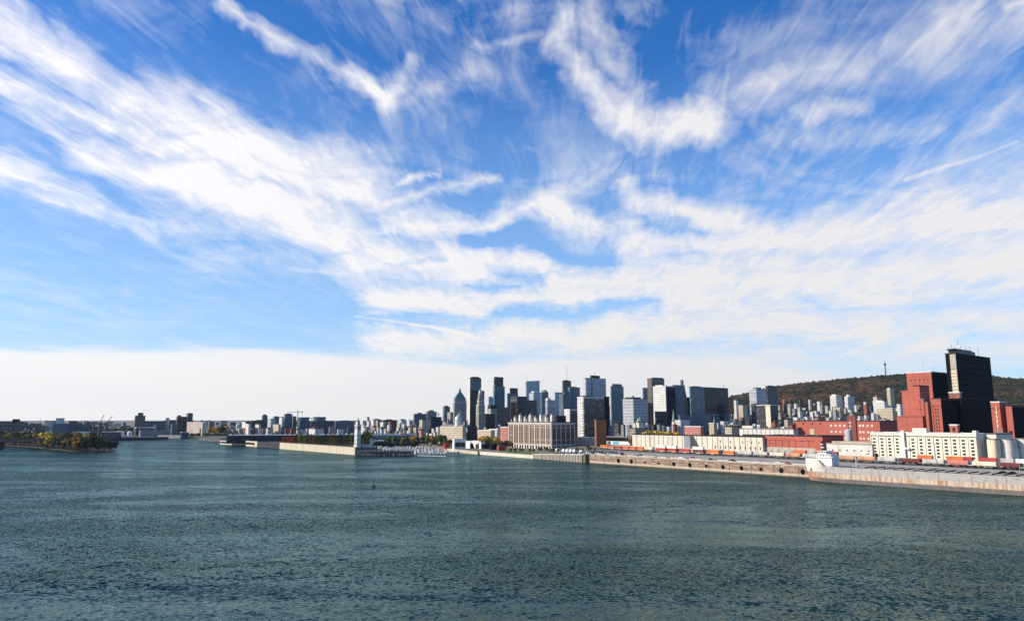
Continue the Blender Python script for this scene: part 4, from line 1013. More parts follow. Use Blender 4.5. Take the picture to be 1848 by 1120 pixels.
# clock tower
Yt = cA.y + 9
def clock_tower():
    C, A, B_ = frame(640.0, 644.4, 651.4, Yt, 780, TP)
    zt = zat(752, Yt, 646); H0 = zat(767, Yt, 646) - QZ
    e = empty('clock_tower', (C.x, C.y, QZ), TP, 'tall white clock tower at the end of the poplar lined pier', 'clock tower')
    MB().box(-.7, A + .7, -.7, B_ + .7, -.5, 3).build('plinth', 'white_stone', e)
    MB().box(0, A, 0, B_, 3.003, H0).build('shaft', 'white_stone', e)
    MB().box(-.5, A + .5, -.5, B_ + .5, H0 + .003, H0 + 1).build('cornice', 'white_stone', e)
    hs = zt - QZ - H0
    MB().box(A * .2, A * .8, B_ * .2, B_ * .8, H0 + 1.003, H0 + hs * .42).build('belfry', 'white_stone', e)
    for a_, b__ in ((.22, .19), (.55, .19)): MB().box(A * a_, A * (a_ + .2), B_ * .17, B_ * .197, H0 + 1.5, H0 + hs * .36).build('louvre', 'roof_dark', e)
    MB().lathe(A / 2, B_ / 2, [(H0 + hs * .42, A * .32), (H0 + hs * .55, A * .27), (H0 + hs * .66, A * .12), (H0 + hs * .8, A * .08), (H0 + hs, .1)], 10).build('cupola', 'roof_grey', e)
    zc = zat(771.5, Yt, 646) - QZ
    for face in (0, 1):
        c = MB(); n = 20
        ring = [(math.cos(6.2832 * i / n), math.sin(6.2832 * i / n)) for i in range(n)]
        for r_, d_, mi in ((2.3, .1, 0), (1.95, .16, 1)):
            if face == 0: c.add([(A / 2, -d_, zc)] + [(A / 2 + x * r_, -d_, zc + y * r_) for x, y in ring], [(0, i + 1, (i + 1) % n + 1) for i in range(n)], mi)
            else: c.add([(-d_, B_ / 2, zc)] + [(-d_, B_ / 2 - x * r_, zc + y * r_) for x, y in ring], [(0, i + 1, (i + 1) % n + 1) for i in range(n)], mi)
        o = c.build('clock_face', ['roof_dark', 'blue_metal'], e)
        h_ = MB()
        if face == 0: h_.box(A / 2 - .12, A / 2 + .12, -.25, -.2, zc, zc + 1.6).box(A / 2, A / 2 + 1.1, -.25, -.2, zc - .12, zc + .12)
        else: h_.box(-.25, -.2, B_ / 2 - .12, B_ / 2 + .12, zc, zc + 1.6).box(-.25, -.2, B_ / 2 - 1.1, B_ / 2, zc - .12, zc + .12)
        h_.build('clock_hands', 'white_paint', o)
    for zz in (zc - 13, zc - 19, zc - 25):
        for k in (.3, .58):
            MB().box(A * k, A * (k + .1), -.12, -.02, zz, zz + 2.2).build('window', 'glass_pane', e)
            MB().box(-.12, -.02, B_ * k, B_ * (k + .1), zz, zz + 2.2).build('window', 'glass_pane', e)
    return e
clock_tower()
# pavilion wall with its small end tower
wA = cA + pn * 12 + pdir * 4
x0_, x1_ = kx(652) * (Yt + 6), kx(671) * (Yt + 6)
e = empty('screen_wall', (x0_, Yt + 6, QZ), 0, 'white screen wall between the clock tower and its small companion tower', 'wall')
Ls = x1_ - x0_
MB().box(0, Ls, 0, 3, -.5, zat(801.5, Yt, 660) - QZ).build('wall', 'white_stone', e)
for k in range(5): MB().box(Ls * (k + .35) / 5, Ls * (k + .65) / 5, -.1, -.02, 1.2, 4).build('arch_opening', 'glass_pane', e)
MB().box(-.3, Ls + .3, -.4, 3.3, zat(801.5, Yt, 660) - QZ + .003, zat(801.5, Yt, 660) - QZ + .7).build('cornice', 'roof_grey', e)
e = empty('small_tower', (kx(670.5) * (Yt + 6), Yt + 6, QZ), TP, 'small white square tower with a pointed cap right of the clock tower', 'tower')
hs = zat(792, Yt, 672) - QZ
MB().box(0, 3.6, 0, 3.4, -.5, hs).build('shaft', 'white_stone', e)
MB().frus(1.8, 1.7, hs + .003, hs + 3.2, 2.6, .2, 4, rot=.785).build('cap', 'roof_grey', e)
# poplar avenue
rp = random.Random(9)
n_pop = 36
for row_ in (0, 1):
    for i in range(n_pop):
        f = (i + .12 * row_ + .3) / n_pop
        p = cA.lerp(cB + (cC - cB) * .0, f) + pn * (7 + 13 * row_) + pdir * 10
        px, py = pix((p.x, p.y, QZ))
        if px < 501: continue
        if px < 533:
            mat = rp.choice(['leaf_red', 'leaf_red', 'leaf_rust', 'leaf_orange']); s = (1.25, 1.25, .62)
            lb = 'short red leaved tree at the left end of the pier tree row'; gr = 'short red trees on the pier'
        else:
            u = rp.random()
            mat = 'leaf_dark' if u < .45 else ('leaf_green' if u < .72 else ('leaf_olive' if u < .86 else 'leaf_rust'))
            s = (.74, .74, rp.uniform(.86, 1.16) * (1 - .22 * row_)); lb = 'slender %s poplar along the pier wall' % COLN[mat]; gr = '%s poplars on the clock tower pier' % COLN[mat]
        tree('poplar', rp.choice((11, 12, 13)), mat, p.x, p.y, QZ - .3, s, lb, gr, 'poplar' if px >= 533 else 'tree')
for i in range(18):
    px = 654 + i * 4.9; yy = (1075 if px < 671 else 1425) + (i * 37 % 40)
    mat = ('leaf_dark', 'leaf_green', 'leaf_olive', 'leaf_dark')[i % 4]
    q_ = (kx(px) * yy, yy)
    tree('round' if i % 3 else 'bush', 1 + i % 3, mat, q_[0], q_[1], QZ - .4 if px < 671 else 7.5, .5 + .1 * (i % 3), '%s shrubbery behind the small white companion tower' % COLN[mat], '%s shrubs on the pier' % COLN[mat])
# breakwater in front of the marina
bA, bB = gpt(644, 822.3), gpt(744, 822)
e = MB()
rb = random.Random(4)
d_ = (bB - bA).normalized(); Lk = (bB - bA).length
e.prism([tuple((bA + Vector((0, 1, 0))).xy), tuple((bB + Vector((-2, 1, 0))).xy), tuple((bB + Vector((-3, 14, 0))).xy), tuple((bA + Vector((0, 16, 0))).xy)], -3, 6.4)
for i in range(420):
    x_ = bA.x + Lk * rb.random(); y_ = bA.y + rb.uniform(-3, 15); s = rb.uniform(.8, 2.0); z_ = (rb.uniform(0, 2.5) if y_ < bA.y + 1 else 6.2)
    e.add([(x_ + c.x * s, y_ + c.y * s * .8, z_ + c.z * s * rb.uniform(.6, 1)) for c in iv], iff)
tag(e.build('breakwater', 'rock'), 'dark boulder breakwater right of the clock tower, sheltering the marina', 'breakwater')
# blue pier shed behind the marina
e = bld('pier_shed', 'long low blue metal shed behind the marina right of the clock tower', 'shed', 671, 673, 749, 786, 1415, 'blue_metal', th=R(8), base=QZ, roof='blue_metal', par=0)
A, B_, H = D(e)
MB().box(2, A - 2, -.3, -.02, H * .12, H * .38).build('lower_windows', 'glass_pane', e)
MB().box(2, A - 2, -.3, -.02, H * .55, H * .8).build('upper_windows', 'f_bluegrey', e)
MB().box(A * .05, A * .28, -18, -.5, 0, 1.5).build('deck', 'white_paint', e)
MB().gable(-.5, A + .5, -.5, B_ + .5, H + .36, H + 4, 'x').build('pitched_roof', 'f_bluegrey', e)
pS = [gpt(668, 805.3), gpt(762, 804.6)]
o = MB().prism([(pS[0].x, pS[0].y), (pS[1].x, pS[1].y), (pS[1].x + 60, pS[1].y + 300), (pS[0].x - 20, pS[0].y + 330)], -3, QZ - 3).build('marina_quay', 'quay_dark'); o['kind'] = 'structure'
# ------------------------------------------------------------------ marina
hull = MB(); hl = 9.0
secs = [(-4.5, 1.25, 1.2), (-2, 1.5, 1.2), (1, 1.5, 1.35), (3.2, .9, 1.55), (4.6, .05, 1.8)]
def hull_mb(L=9, Bm=3.0, fb=1.3):
    h = MB(); vs = []; k = L / 9.1; w = Bm / 3.0
    for x, hw, zt in secs:
        vs += [(x * k, -hw * w, zt * fb / 1.3), (x * k, -hw * .7 * w, .0), (x * k, 0, -.4), (x * k, hw * .7 * w, .0), (x * k, hw * w, zt * fb / 1.3)]
    fs = []
    for i in range(4):
        for j in range(4): fs.append((i * 5 + j, i * 5 + j + 1, (i + 1) * 5 + j + 1, (i + 1) * 5 + j))
        fs.append((i * 5 + 4, i * 5, (i + 1) * 5, (i + 1) * 5 + 4))
    fs.append((0, 4, 3, 2, 1))
    return h.add(vs, fs)
def motorboat():
    e = empty('motorboat', (0, 0, 0)); hull_mb(10, 3.2, 1.5).build('hull', 'white_paint', e)
    MB().prism([(-3, -1.2), (1.6, -1.2), (2.6, -.6), (2.6, .6), (1.6, 1.2), (-3, 1.2)], 1.5, [2.8, 2.8, 2.0, 2.0, 2.8, 2.8]).build('cabin', 'white_paint', e)
    MB().prism([(-.8, -1.23), (1.5, -1.23), (2.2, -.8), (2.2, .8), (1.5, 1.23), (-.8, 1.23)], 2.0, 2.5).build('windshield', 'glass_pane', e)
    MB().box(-2.6, .2, -1.1, 1.1, 3.4, 3.55).bar((-2.4, 1, 2.8), (-2.4, 1, 3.4), .06).bar((-2.4, -1, 2.8), (-2.4, -1, 3.4), .06).bar((0, 1, 2.8), (0, 1, 3.4), .06).bar((0, -1, 2.8), (0, -1, 3.4), .06).build('canopy', 'white_paint', e)
    return e
def sailboat(h):
    e = empty('sailboat', (0, 0, 0)); hull_mb(9.5, 2.8, 1.2).build('hull', 'white_paint', e)
    MB().box(-1.6, 1.8, -.8, .8, 1.2, 1.75).build('cabin', 'white_paint', e)
    MB().bar((.6, 0, 1.2), (.6, 0, h), .08).build('mast', 'steel_dark', e)
    MB().bar((.6, 0, 2.4), (-3.6, 0, 2.4), .16).build('boom', 'blue_metal', e)
    return e
protoB = [motorboat(), sailboat(12.5), sailboat(14.5)]
usedB = set()
rbm = random.Random(21)
def boat(i, x, y, rz, s, z=0.0):
    lb = ['white motorboat with a small canopy moored in the marina', 'white sailboat with bare mast moored in the marina', 'white sailboat with bare mast moored in the marina'][i]
    gr = ['motorboats in the marina', 'sailboats in the marina', 'sailboats in the marina'][i]
    if i not in usedB:
        usedB.add(i); e = protoB[i]; e.location = (x, y, z); e.rotation_euler = (0, 0, rz); e.scale = (s,) * 3; tag(e, lb, 'boat', gr)
    else: e = copy_tree(protoB[i], (x, y, z), rz, s, lb, gr)
    e['category'] = 'boat'
# floating docks: outer one and fingers
def dock(p, q, w, label):
    d = q - p; L = d.length
    e = MB().box(0, L, -w / 2, w / 2, -.2, .6).build('floating_dock', 'white_stone'); e.location = (p.x, p.y, 0); e.rotation_euler = (0, 0, math.atan2(d.y, d.x))
    tag(e, label, 'dock')
dock(gpt(744, 821.5), gpt(805, 823), 2.6, 'long thin white floating dock in front of the moored boats')
dock(gpt(806, 820.6), gpt(862, 820.2), 2.4, 'second floating dock right of the long front one, near the sandy bank')
rows = [(747, 806, 818.5), (740, 832, 816.2), (722, 842, 813.8), (690, 846, 811.6), (676, 835, 809.6), (674, 815, 807.6)]
nb = 0
for ri_, (xa, xb, py) in enumerate(rows):
    p, q = gpt(xa, py), gpt(xb, py)
    dock(p + Vector((0, 7, 0)), q + Vector((0, 7, 0)), 1.6, 'narrow floating dock among the boats, %s' % ('nearest', 'second', 'third', 'fourth', 'fifth', 'farthest')[ri_] + ' of the six')
    n = int((q - p).length / 5.6)
    for i in range(n):
        if rbm.random() < .05: continue
        x_, y_ = p.x + (i + .5) * 5.6, p.y
        if math.hypot(x_, y_) > shore_r(math.atan2(x_, y_)) - 9: continue
        boat(0 if rbm.random() < .74 else rbm.choice((1, 2)), x_, y_ + rbm.uniform(-.8, .8), R(90 + rbm.choice((0, 180)) + rbm.uniform(-5, 5)), rbm.uniform(.85, 1.2)); nb += 1
for i in range(7):   # a few behind the breakwater
    p = gpt(655 + 12 * i, 814.5); boat(0 if i % 3 else 1, p.x, p.y, R(10), .95)
# sand beach wall right of the marina
e, L = wall_run('retaining_wall', gpt(806, 813.8) - Vector((0, 1, 0)), gpt(862, 819.6) - Vector((0, 1, 0)), QL + .2, 'sand', 'low sandy beige bank wall right of the marina', panels=False, cat='wall')
e, L = wall_run('retaining_wall', gpt(862, 819.3) - Vector((0, .8, 0)), gpt(962, 826.8) - Vector((0, .8, 0)), QL + .2, 'concrete_pale', 'pale curved stone bank below the lawn of the waterfront warehouse', cat='wall', joint=7)
# white marina pavilions
e = bld('marina_pavilion', 'white pavilion with dark openings on the bank right of the marina', 'pavilion', 837, 868, 885, 797.5, gpt(868, 809.8, QL).y, 'white_paint', base=QL, roof='roof_white')
A, B_, H = D(e)
for a_, b__ in ((.1, .3), (.42, .62)): MB().box(-.25, -.02, B_ * a_, B_ * b__, .3, H * .72).build('opening', 'roof_dark', e)
MB().box(A * .1, A * .9, -.25, -.02, .5, H * .7).build('glazed_front', 'f_darkgrey', e)
e = bld('marina_pavilion', 'smaller white glazed pavilion behind the larger one near the marina', 'pavilion', 817, 820, 841, 793, 1180, 'white_paint', base=QL, roof='roof_white')
A, B_, H = D(e); MB().box(A * .08, A * .92, -.25, -.02, H * .2, H * .7).build('window_band', 'glass_pane', e)
e = bld('service_hut', 'small black hut at the edge of the lawn right of the white pavilions', 'hut', 884, 888, 896, 802, gpt(890, 811.5, QL).y, 'plain_black', base=QL, roof='roof_dark')
for i, (x0_, x1_, lb) in enumerate(((800, 812, 'red canopy tent row behind the marina, leftmost'), (824, 836, 'red canopy tent behind the smaller white pavilion'), (897, 912, 'red container like kiosk between hut and warehouse'))):
    bld('kiosk', lb, 'kiosk', x0_ + 1, x0_ + 3, x1_, 799 if i < 2 else 804, 1220 if i < 2 else 1110, 'red_paint', base=QL, roof='red_paint' if i < 2 else 'pink_paint', par=0, hide=5)
# lawn and hedge
lp = [gpt(903, 814.8, QL), gpt(938, 816.6, QL), gpt(968, 819.0, QL), gpt(978, 818.4, QL), gpt(952, 814.3, QL), gpt(908, 811.6, QL)]
o = MB().prism([tuple(p.xy) for p in lp], QL + .002, QL + .35).build('lawn', 'grass_green'); o['kind'] = 'structure'

# ------------------------------------------------------------------ the great waterfront warehouse
Yw = gpt(995, 810.6, QL).y
e = bld('waterfront_warehouse', 'huge pale ten storey warehouse with arched base and rooftop turrets beside the water', 'warehouse', 918, 995, 1037, 762, Yw, 'white_stone', base=QL, roof='roof_dark', par=.8)
A, B_, H = D(e)
W('brick_tan', (0.34, 0.25, 0.19), 0.9, 0.15, 0.2); W('stone_band', (0.56, 0.50, 0.43), 0.85, .12, .2)
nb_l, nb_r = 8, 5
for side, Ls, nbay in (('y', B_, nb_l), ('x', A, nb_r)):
    bw = Ls / nbay
    for k in range(nbay + 1):
        c = min(max(k * bw, .9), Ls - .9)
        (MB().box(-.55, -.02, c - .85, c + .85, 7.2, H - 2) if side == 'y' else MB().box(c - .85, c + .85, -.55, -.02, 7.2, H - 2)).build('pilaster', 'stone_band', e)
    for k in range(nbay):
        # recessed brick field of the bay with window columns
        f = MB(); y0_, y1_ = k * bw + 1.0, (k + 1) * bw - 1.0
        (f.box(-.16, -.02, y0_, y1_, 7.4, H - 3.6) if side == 'y' else f.box(y0_, y1_, -.16, -.02, 7.4, H - 3.6)).build('bay', 'brick_tan', e)
        nc = 3
        for c in range(nc):
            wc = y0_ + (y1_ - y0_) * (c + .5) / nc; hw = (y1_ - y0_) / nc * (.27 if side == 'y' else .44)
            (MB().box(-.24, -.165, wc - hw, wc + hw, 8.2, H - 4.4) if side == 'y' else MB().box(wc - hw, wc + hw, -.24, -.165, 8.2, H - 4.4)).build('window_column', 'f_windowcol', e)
        for c in (0, 1):      # arched openings at the base
            wc = y0_ + (y1_ - y0_) * (c + .5) / 2; hw = (y1_ - y0_) * .17
            prof = [(wc - hw, .2), (wc + hw, .2), (wc + hw, 4.0), (wc + hw * .7, 5.1), (wc, 5.6), (wc - hw * .7, 5.1), (wc - hw, 4.0)]
            g_ = MB()
            if side == 'y': g_.add([(-.12, a_, z_) for a_, z_ in prof], [(6, 5, 4, 3, 2, 1, 0)])
            else: g_.add([(a_, -.12, z_) for a_, z_ in prof], [(0, 1, 2, 3, 4, 5, 6)])
            g_.build('arch', 'glass_pane', e)
MB().box(-1.3, A + 1.3, -1.3, B_ + 1.3, H - 1.9, H - .4).build('cornice', 'stone_band', e)
MB().box(-.7, A + .7, -.7, B_ + .7, 6.2, 7.1).build('base_cornice', 'stone_band', e)
for k in range(8):
    fy = .03 + k * .122; hh = 12 if k % 2 == 0 else 8
    MB().box(A * .08, A * .08 + 5, B_ * fy, B_ * fy + 4.2, H + .36, H + hh).build('roof_turret', 'stone_band' if k % 2 else 'white_stone', e)
    MB().lathe(A * .08 + 2.5, B_ * fy + 2.1, [(H + hh, 2.6), (H + hh + 1.8, 2.0), (H + hh + 2.8, .9), (H + hh + 3.4, .2)], 8).build('turret_dome', 'copper_pale' if k % 3 else 'roof_grey', e)
    MB().box(A * .3, A * .7, B_ * fy + 1, B_ * fy + 7, H + .36, H + hh - 1 + (k % 3)).build('roof_house', ('roof_dark', 'steel_dark', 'roof_grey')[k % 3], e)
    MB().frus(A * .05, B_ * (fy + .075), H + .4, H + 5.5, 1.0, .8, 6).build('chimney', 'white_stone', e)
mast_mb(A * .4, B_ * .9, H + 12, 8, .25).build('flagpole', 'steel_dark', e)

# sheds between the warehouse and the long pale shed
e = bld('storage_shed', 'plain beige low shed right of the great warehouse', 'shed', 1037, 1071, 1076, 790, gpt(1071, 802, QZ).y, 'sand', base=QZ, roof='roof_white')
e = bld('storage_shed', 'long black banded low shed with a white base and a cyan panel', 'shed', 1072, 1136, 1140, 789, gpt(1136, 802.5, QZ).y, 'white_paint', base=QZ, roof='roof_grey')
A, B_, H = D(e)
MB().box(-.3, -.02, 1, B_ - .5, H * .46, H - .3).build('black_band', 'plain_black', e)
MB().box(-.35, -.02, B_ * .30, B_ * .46, .6, H * .4).build('cyan_panel', 'cyan_panel', e)
MB().box(-.35, -.02, B_ * .52, B_ * .62, .6, H * .4).build('pale_panel', 'blue_metal', e)
# long pale sheds
def shed_bays(e, n, mat='steel_grey', w=.35):
    A, B_, H = D(e)
    for k in range(1, n): MB().box(-.35, -.02, B_ * k / n - w, B_ * k / n + w, 0, H - .3).build('pilaster', mat, e)
Ys = gpt(1372, 817, QZ).y
e = bld('dock_shed', 'long pale ribbed dock shed with a painted shadow wedge, left of the red brick store', 'shed', 1141, 1375, 1390, 789, Ys, 'concrete_pale', base=QZ, roof='roof_dark')
shed_bays(e, 26); A, B_, H = D(e)
def yl(px):     # position along the left face of a block whose corner stands at px columns
    C = Vector(e.location); k = kx(px, 800); return (C.x - k * C.y) / (math.sin(e.rotation_euler[2]) + k * math.cos(e.rotation_euler[2]))
MB().box(-.6, -.37, yl(1246), yl(1235), 0, H - .2).build('loading_door', 'steel_grey', e)  # with the wedge next to it, stands in for the loading shadow
MB().add([(-.5, yl(1265), 0), (-.5, yl(1246), 0), (-.5, yl(1246), H - .2), (-.5, yl(1252), H - .2)], [(0, 1, 2, 3)]).build('painted_shadow_wedge', 'steel_dark', e)  # dark wedge; with the door it stands in for the loading shadow
for (a_, b__, hh) in ((1280, 1328, 2.6), (1336, 1373, 3.2)): MB().gable(1, 14, yl(b__), yl(a_), H + .36, H + .36 + hh, 'y').build('roof_hood', 'roof_dark', e)
for px in range(1290, 1372, 9): MB().box(-.42, -.36, yl(px + 1.4), yl(px), H * .2, H * .38).build('window', 'glass_pane', e)
for px in (1300, 1318, 1340, 1356, 1369): MB().box(-.42, -.36, yl(px + 1.2), yl(px), H * .6, H * .72).build('window', 'glass_pane', e)
e = bld('dock_shed', 'white crenellated shed with square dark windows above the pale dock shed', 'shed', 1334, 1431, 1440, 775, 1010, 'white_stone', base=QZ, roof='roof_grey')
shed_bays(e, 12); A, B_, H = D(e)
for k in range(10): MB().box(-.3, -.02, B_ * (k + .35) / 12, B_ * (k + .65) / 12, H * .28, H * .48).build('window', 'glass_pane', e)
MB().box(2, A - 1, B_ * .75, B_ * .96, H + .4, H + 5).build('rooftop_unit', 'white_stone', e)
e = bld('brick_store', 'long plain red brick store with a grey base beside the railway', 'brick building', 1376, 1483, 1521, 788, gpt(1483, 821, QZ).y, 'brick_red', base=QZ, roof='roof_dark')
A, B_, H = D(e)
MB().box(-.3, -.02, 8, B_ - .3, 0, H * .36).build('grey_base', 'concrete', e)
MB().box(-.32, -.02, B_ * .0, B_, H - 5.2, H - 4.7).build('string_course', 'brick_dark', e)
MB().box(-3, -.35, .5, 8, 0, H * .78).build('brick_annex', 'brick_red', e)
for k in range(1, 9): MB().box(-.33, -.02, B_ * k / 9 - .15, B_ * k / 9 + .15, H * .37, H - 5.25).build('downpipe', 'brick_dark', e)
for k in range(7): MB().box(-.36, -.31, B_ * (.12 + .12 * k), B_ * (.12 + .12 * k) + 3, .3, 4.2).build('loading_door', 'steel_grey', e)
for k in range(5): MB().box(5, 8, B_ * (.1 + .18 * k), B_ * (.1 + .18 * k) + 3, H + .4, H + 2.2).build('rooftop_unit', 'roof_grey', e)
Yr = 1120
e = bld('brick_factory', 'long upper red brick building with rows of pale windows and a stair tower', 'brick building', 1431, 1587, 1628, 760, Yr, 'brick_red', roof='roof_dark')
A, B_, H = D(e)
MB().box(-2.0, -.02, yl(1548), yl(1533), -3, H + 9).build('stair_tower', 'brick_dark', e)
for row_ in range(3):
    for px in (1500, 1508, 1516, 1524, 1552, 1558, 1566, 1574):
        z_ = H * (.22 + .27 * row_)
        o = MB().box(-.25, -.02, yl(px + 4.5), yl(px), z_, z_ + 4.2).build('window', 'pink_paint', e)
        MB().box(-.33, -.255, yl(px + 4), yl(px + .5), z_ + .5, z_ + 3.6).build('pane', 'white_stone', o)
for z_ in (.15, .3, .45, .6, .75, .9): MB().box(-2.3, -2.02, yl(1539), yl(1536), H * z_, H * z_ + 3).build('window', 'white_stone', e)
MB().box(-.3, -.02, yl(1471), yl(1463), H * .38, H * .66).build('blank_panel', 'sand', e)
for px in (1436, 1451, 1467, 1482): MB().box(-.3, -.02, yl(px + 2), yl(px), H * .86, H * .93).build('vent', 'glass_pane', e)
for px in (1445, 1470, 1505, 1562): MB().box(4, 10, yl(px + 6), yl(px), H + .4, H + 4).build('rooftop_unit', 'roof_grey', e)
x_ = kx(1529.5) * 960
tk = empty('water_tank', (x_, 960, gz(x_, 960)), 0, 'grey cylindrical tank on legs in front of the upper red brick building', 'tank')
zt = zat(777, 960, 1529) - gz(x_, 960); zb_ = zat(797, 960, 1529) - gz(x_, 960)
MB().lathe(0, 0, [(zb_, 4.6), (zt, 4.6), (zt + 2, 3.2), (zt + 2.8, .5)], 16).build('tank', 'silver_paint', tk)
for a_ in range(4): MB().bar((3.6 * math.cos(a_ * 1.57), 3.6 * math.sin(a_ * 1.57), -2), (3.6 * math.cos(a_ * 1.57), 3.6 * math.sin(a_ * 1.57), zb_ + .2), .35).build('leg', 'steel_grey', tk)
e = bld('freight_shed', 'low white freight shed with slot windows left of the white grain store', 'shed', 1490, 1572, 1590, 803, gpt(1572, 824.5, QZ).y, 'white_stone', base=QZ, roof='roof_gravel')
A, B_, H = D(e)
for k in range(6): MB().box(-.25, -.02, B_ * (k + .4) / 6.4, B_ * (k + .58) / 6.4, H * .45, H * .56).build('window', 'glass_pane', e)
MB().box(3, A - 3, 4, B_ * .9, H + .4, H + 3.4).build('upper_storey', 'sand', e)

# white grain store
Yg = gpt(1760, 832, QZ).y
W('grain_wall', (0.72, 0.66, 0.52), 0.85, 0.10, 0.1, 1)
e = bld('grain_store', 'long cream white five storey grain store with dark square windows beside the railway', 'warehouse', 1569.5, 1760, 1779, 784, Yg, 'grain_wall', base=QZ, roof='roof_white')
A, B_, H = D(e)
nbay = 13
for k in range(nbay + 1):
    c = min(max(B_ * k / nbay, .5), B_ - .5)
    MB().box(-.7, -.02, c - .42, c + .42, 0, H - 2.6).build('pilaster', 'grain_wall', e)
MB().box(-1.1, -.02, 0, B_, H - 2.5, H - 2.0).build('cornice', 'roof_grey', e)
for fl in range(6):
    for k in range(nbay):
        z_ = 2.0 + fl * (H - 5.5) / 6; c = B_ * (k + .5) / nbay; hw = B_ / nbay * .17
        if fl == 0 and k % 4 == 1: continue
        o = MB().box(-.25, -.02, c - hw, c + hw, z_, z_ + (H - 5) / 6 * .52).build('window', 'glass_pane', e)
MB().box(-2.6, -.03, yl(1634), yl(1629), 0, H + 3.5).build('stair_tower', 'white_paint', e)
MB().box(2, 9, yl(1672), yl(1647), H + .4, H + 6).build('penthouse', 'grain_wall', e)
MB().box(2, 9, yl(1755), yl(1762), H + .4, H + 4).build('rooftop_unit', 'grain_wall', e)
for px in (1582, 1600, 1618, 1640, 1715, 1735): MB().frus(5, yl(px), H + .4, H + 2.6, .9, .9, 8).build('vent', 'steel_grey', e)
MB().box(-3.6, -.8, yl(1642), yl(1635), H * .38, H * .44).build('canopy', 'white_paint', e)
# white silos right of it
for i, (xa, xb, yt) in enumerate(((1783, 1803, 793), (1804, 1832, 793), (1834, 1862, 792))):
    Y_ = Yg - 8; k = kx((xa + xb) / 2, 800); r_ = (xb - xa) / 2 / F * Y_ * 1.0
    o = empty('storage_silo', (k * Y_, Y_, QZ), 0, ('slim cream silo with a dark seam beside the grain store', 'large pale round silo, middle of the three', 'large pale round silo cut by the right edge')[i], 'silo')
    h_ = zat(yt, Y_, xa) - QZ
    MB().frus(0, 0, -1, h_, r_, r_, 28).build('shell', 'white_stone' if i else 'cream_paint', o, smooth=False)
    MB().frus(0, 0, h_ + .003, h_ + 1, r_ * 1.02, r_ * 1.02, 28).build('rim', 'roof_grey', o)
    MB().bar((-r_ * .3, -r_ - .3, 0), (-r_ * .3, -r_ - .3, h_ + 1), .25).build('ladder', 'steel_dark', o)
    for p_ in o.children[0].data.polygons: p_.use_smooth = abs(p_.normal.z) < .5
e = bld('conveyor_house', 'pale flat gallery box on top of the slim silo', 'conveyor', 1779, 1796, 1826, 784, Yg + 4, 'grain_wall', base=zat(792.5, Yg + 4, 1796), hide=6, under=4)
for i in range(5):
    MB().bar((10 + 4 * i, 2, D(e)[2]), (10 + 4 * i, 2, D(e)[2] + 5 + i % 3 * 2), .35).build('pipe', 'steel_grey', e)

# ------------------------------------------------------------------ the red brick brewery complex
def blk(label, x0, xe, x1, yt, Y, wall='f_brickrib', side='plain', **k):
    e = bld('brewery_block', label, 'brick building', x0, xe, x1, yt, Y, wall, base=QZ + 2, **k)
    return e
e = blk('lowest left wing of the red brick brewery with ribbed front', 1618.5, 1665, 1668, 752, 850, roof='roof_red'); e['label'] = 'lowest left wing of the red brick complex, ribbed front'
e = blk('ribbed red brick wing stepping up behind the lowest left wing', 1629, 1652, 1655, 706, 872, roof='brick_red')
e = blk('slim taller red brick tower with small dark slots and a black side', 1651, 1661.5, 1679, 696.5, 862, 'brick_red', roof='roof_dark'); A, B_, H = D(e)
for k in range(7): MB().box(-.2, -.02, .6, 1.6, H * (.2 + .11 * k), H * (.2 + .11 * k) + 1.4).build('slot', 'glass_pane', e)
e = blk('broad plain red brick block behind, with right flank blackened as shade, below the dark tower', 1639, 1684, 1713, 671.5, 960, 'brick_red', roof='white_stone'); A, B_, H = D(e)
for a_, b__, h_ in ((.15, .4, 24), (.7, .3, 20), (.9, .5, 5)): mast_mb(A * a_, B_ * b__, H, h_, .12).build('antenna', 'steel_grey', e)
MB().box(.3, A - .2, -.4, -.02, 0, H - .5).build('painted_shade', 'roof_dark', e)  # dark sheet over the brick paints the shade of the unlit side
for k in (.25, .5, .75): MB().box(-.12, -.02, B_ * k - .12, B_ * k + .12, 0, H - 1).build('panel_joint', 'brick_dark', e)
for z_ in (H - 6, H - 14): MB().box(-.14, -.02, .1, B_ - .1, z_, z_ + .35).build('string_course', 'brick_dark', e)
for k in range(5): MB().box(-.3, -.02, B_ * (.12 + .17 * k), B_ * (.12 + .17 * k) + 1.6, H - 10.5, H - 8.5).build('vent', 'glass_pane', e)
e = blk('narrow red brick rib between two black gaps in the brick complex', 1665, 1668, 1676, 721, 852, 'brick_red'); A, B_, H = D(e)
e = blk('thin red brick pier left of the slanting brick wing', 1671, 1675, 1681, 727, 846, 'brick_red')
e = blk('red brick wing with two columns of small windows below the dark tower', 1683, 1699, 1745, 719.5, 840, 'brick_red', roof='roof_dark'); A, B_, H = D(e)
for c in (.35, .62):
    for k in range(12): MB().box(-.2, -.02, B_ * c, B_ * c + 1.1, 5 + k * (H - 14) / 12, 7.2 + k * (H - 14) / 12).build('window', 'glass_pane', e)
MB().box(-.5, -.02, .5, B_ - .3, H - 8, H - 7.4).build('string_course', 'brick_dark', e)
MB().box(.4, A - .2, -.4, -.02, 0, H - .5).build('painted_shade', 'plain_black', e)  # unlit right side: shade painted as a black sheet on the brick
e = blk('short red brick block between the broad block and the dark tower foot', 1714, 1734, 1738, 708.5, 905, 'f_brick', roof='roof_white')
Yt2 = 930
e = bld('office_tower', 'very tall black office tower with banded strip on its left face above the brick complex', 'office tower', 1711, 1731, 1792, 638, Yt2, 'f_blackband', base=QZ + 2, roof='roof_dark')
A, B_, H = D(e)
MB().box(-.9, -.03, B_ * .05, B_ * .58, H * .52, H * .84).build('banded_strip', 'sand', e)
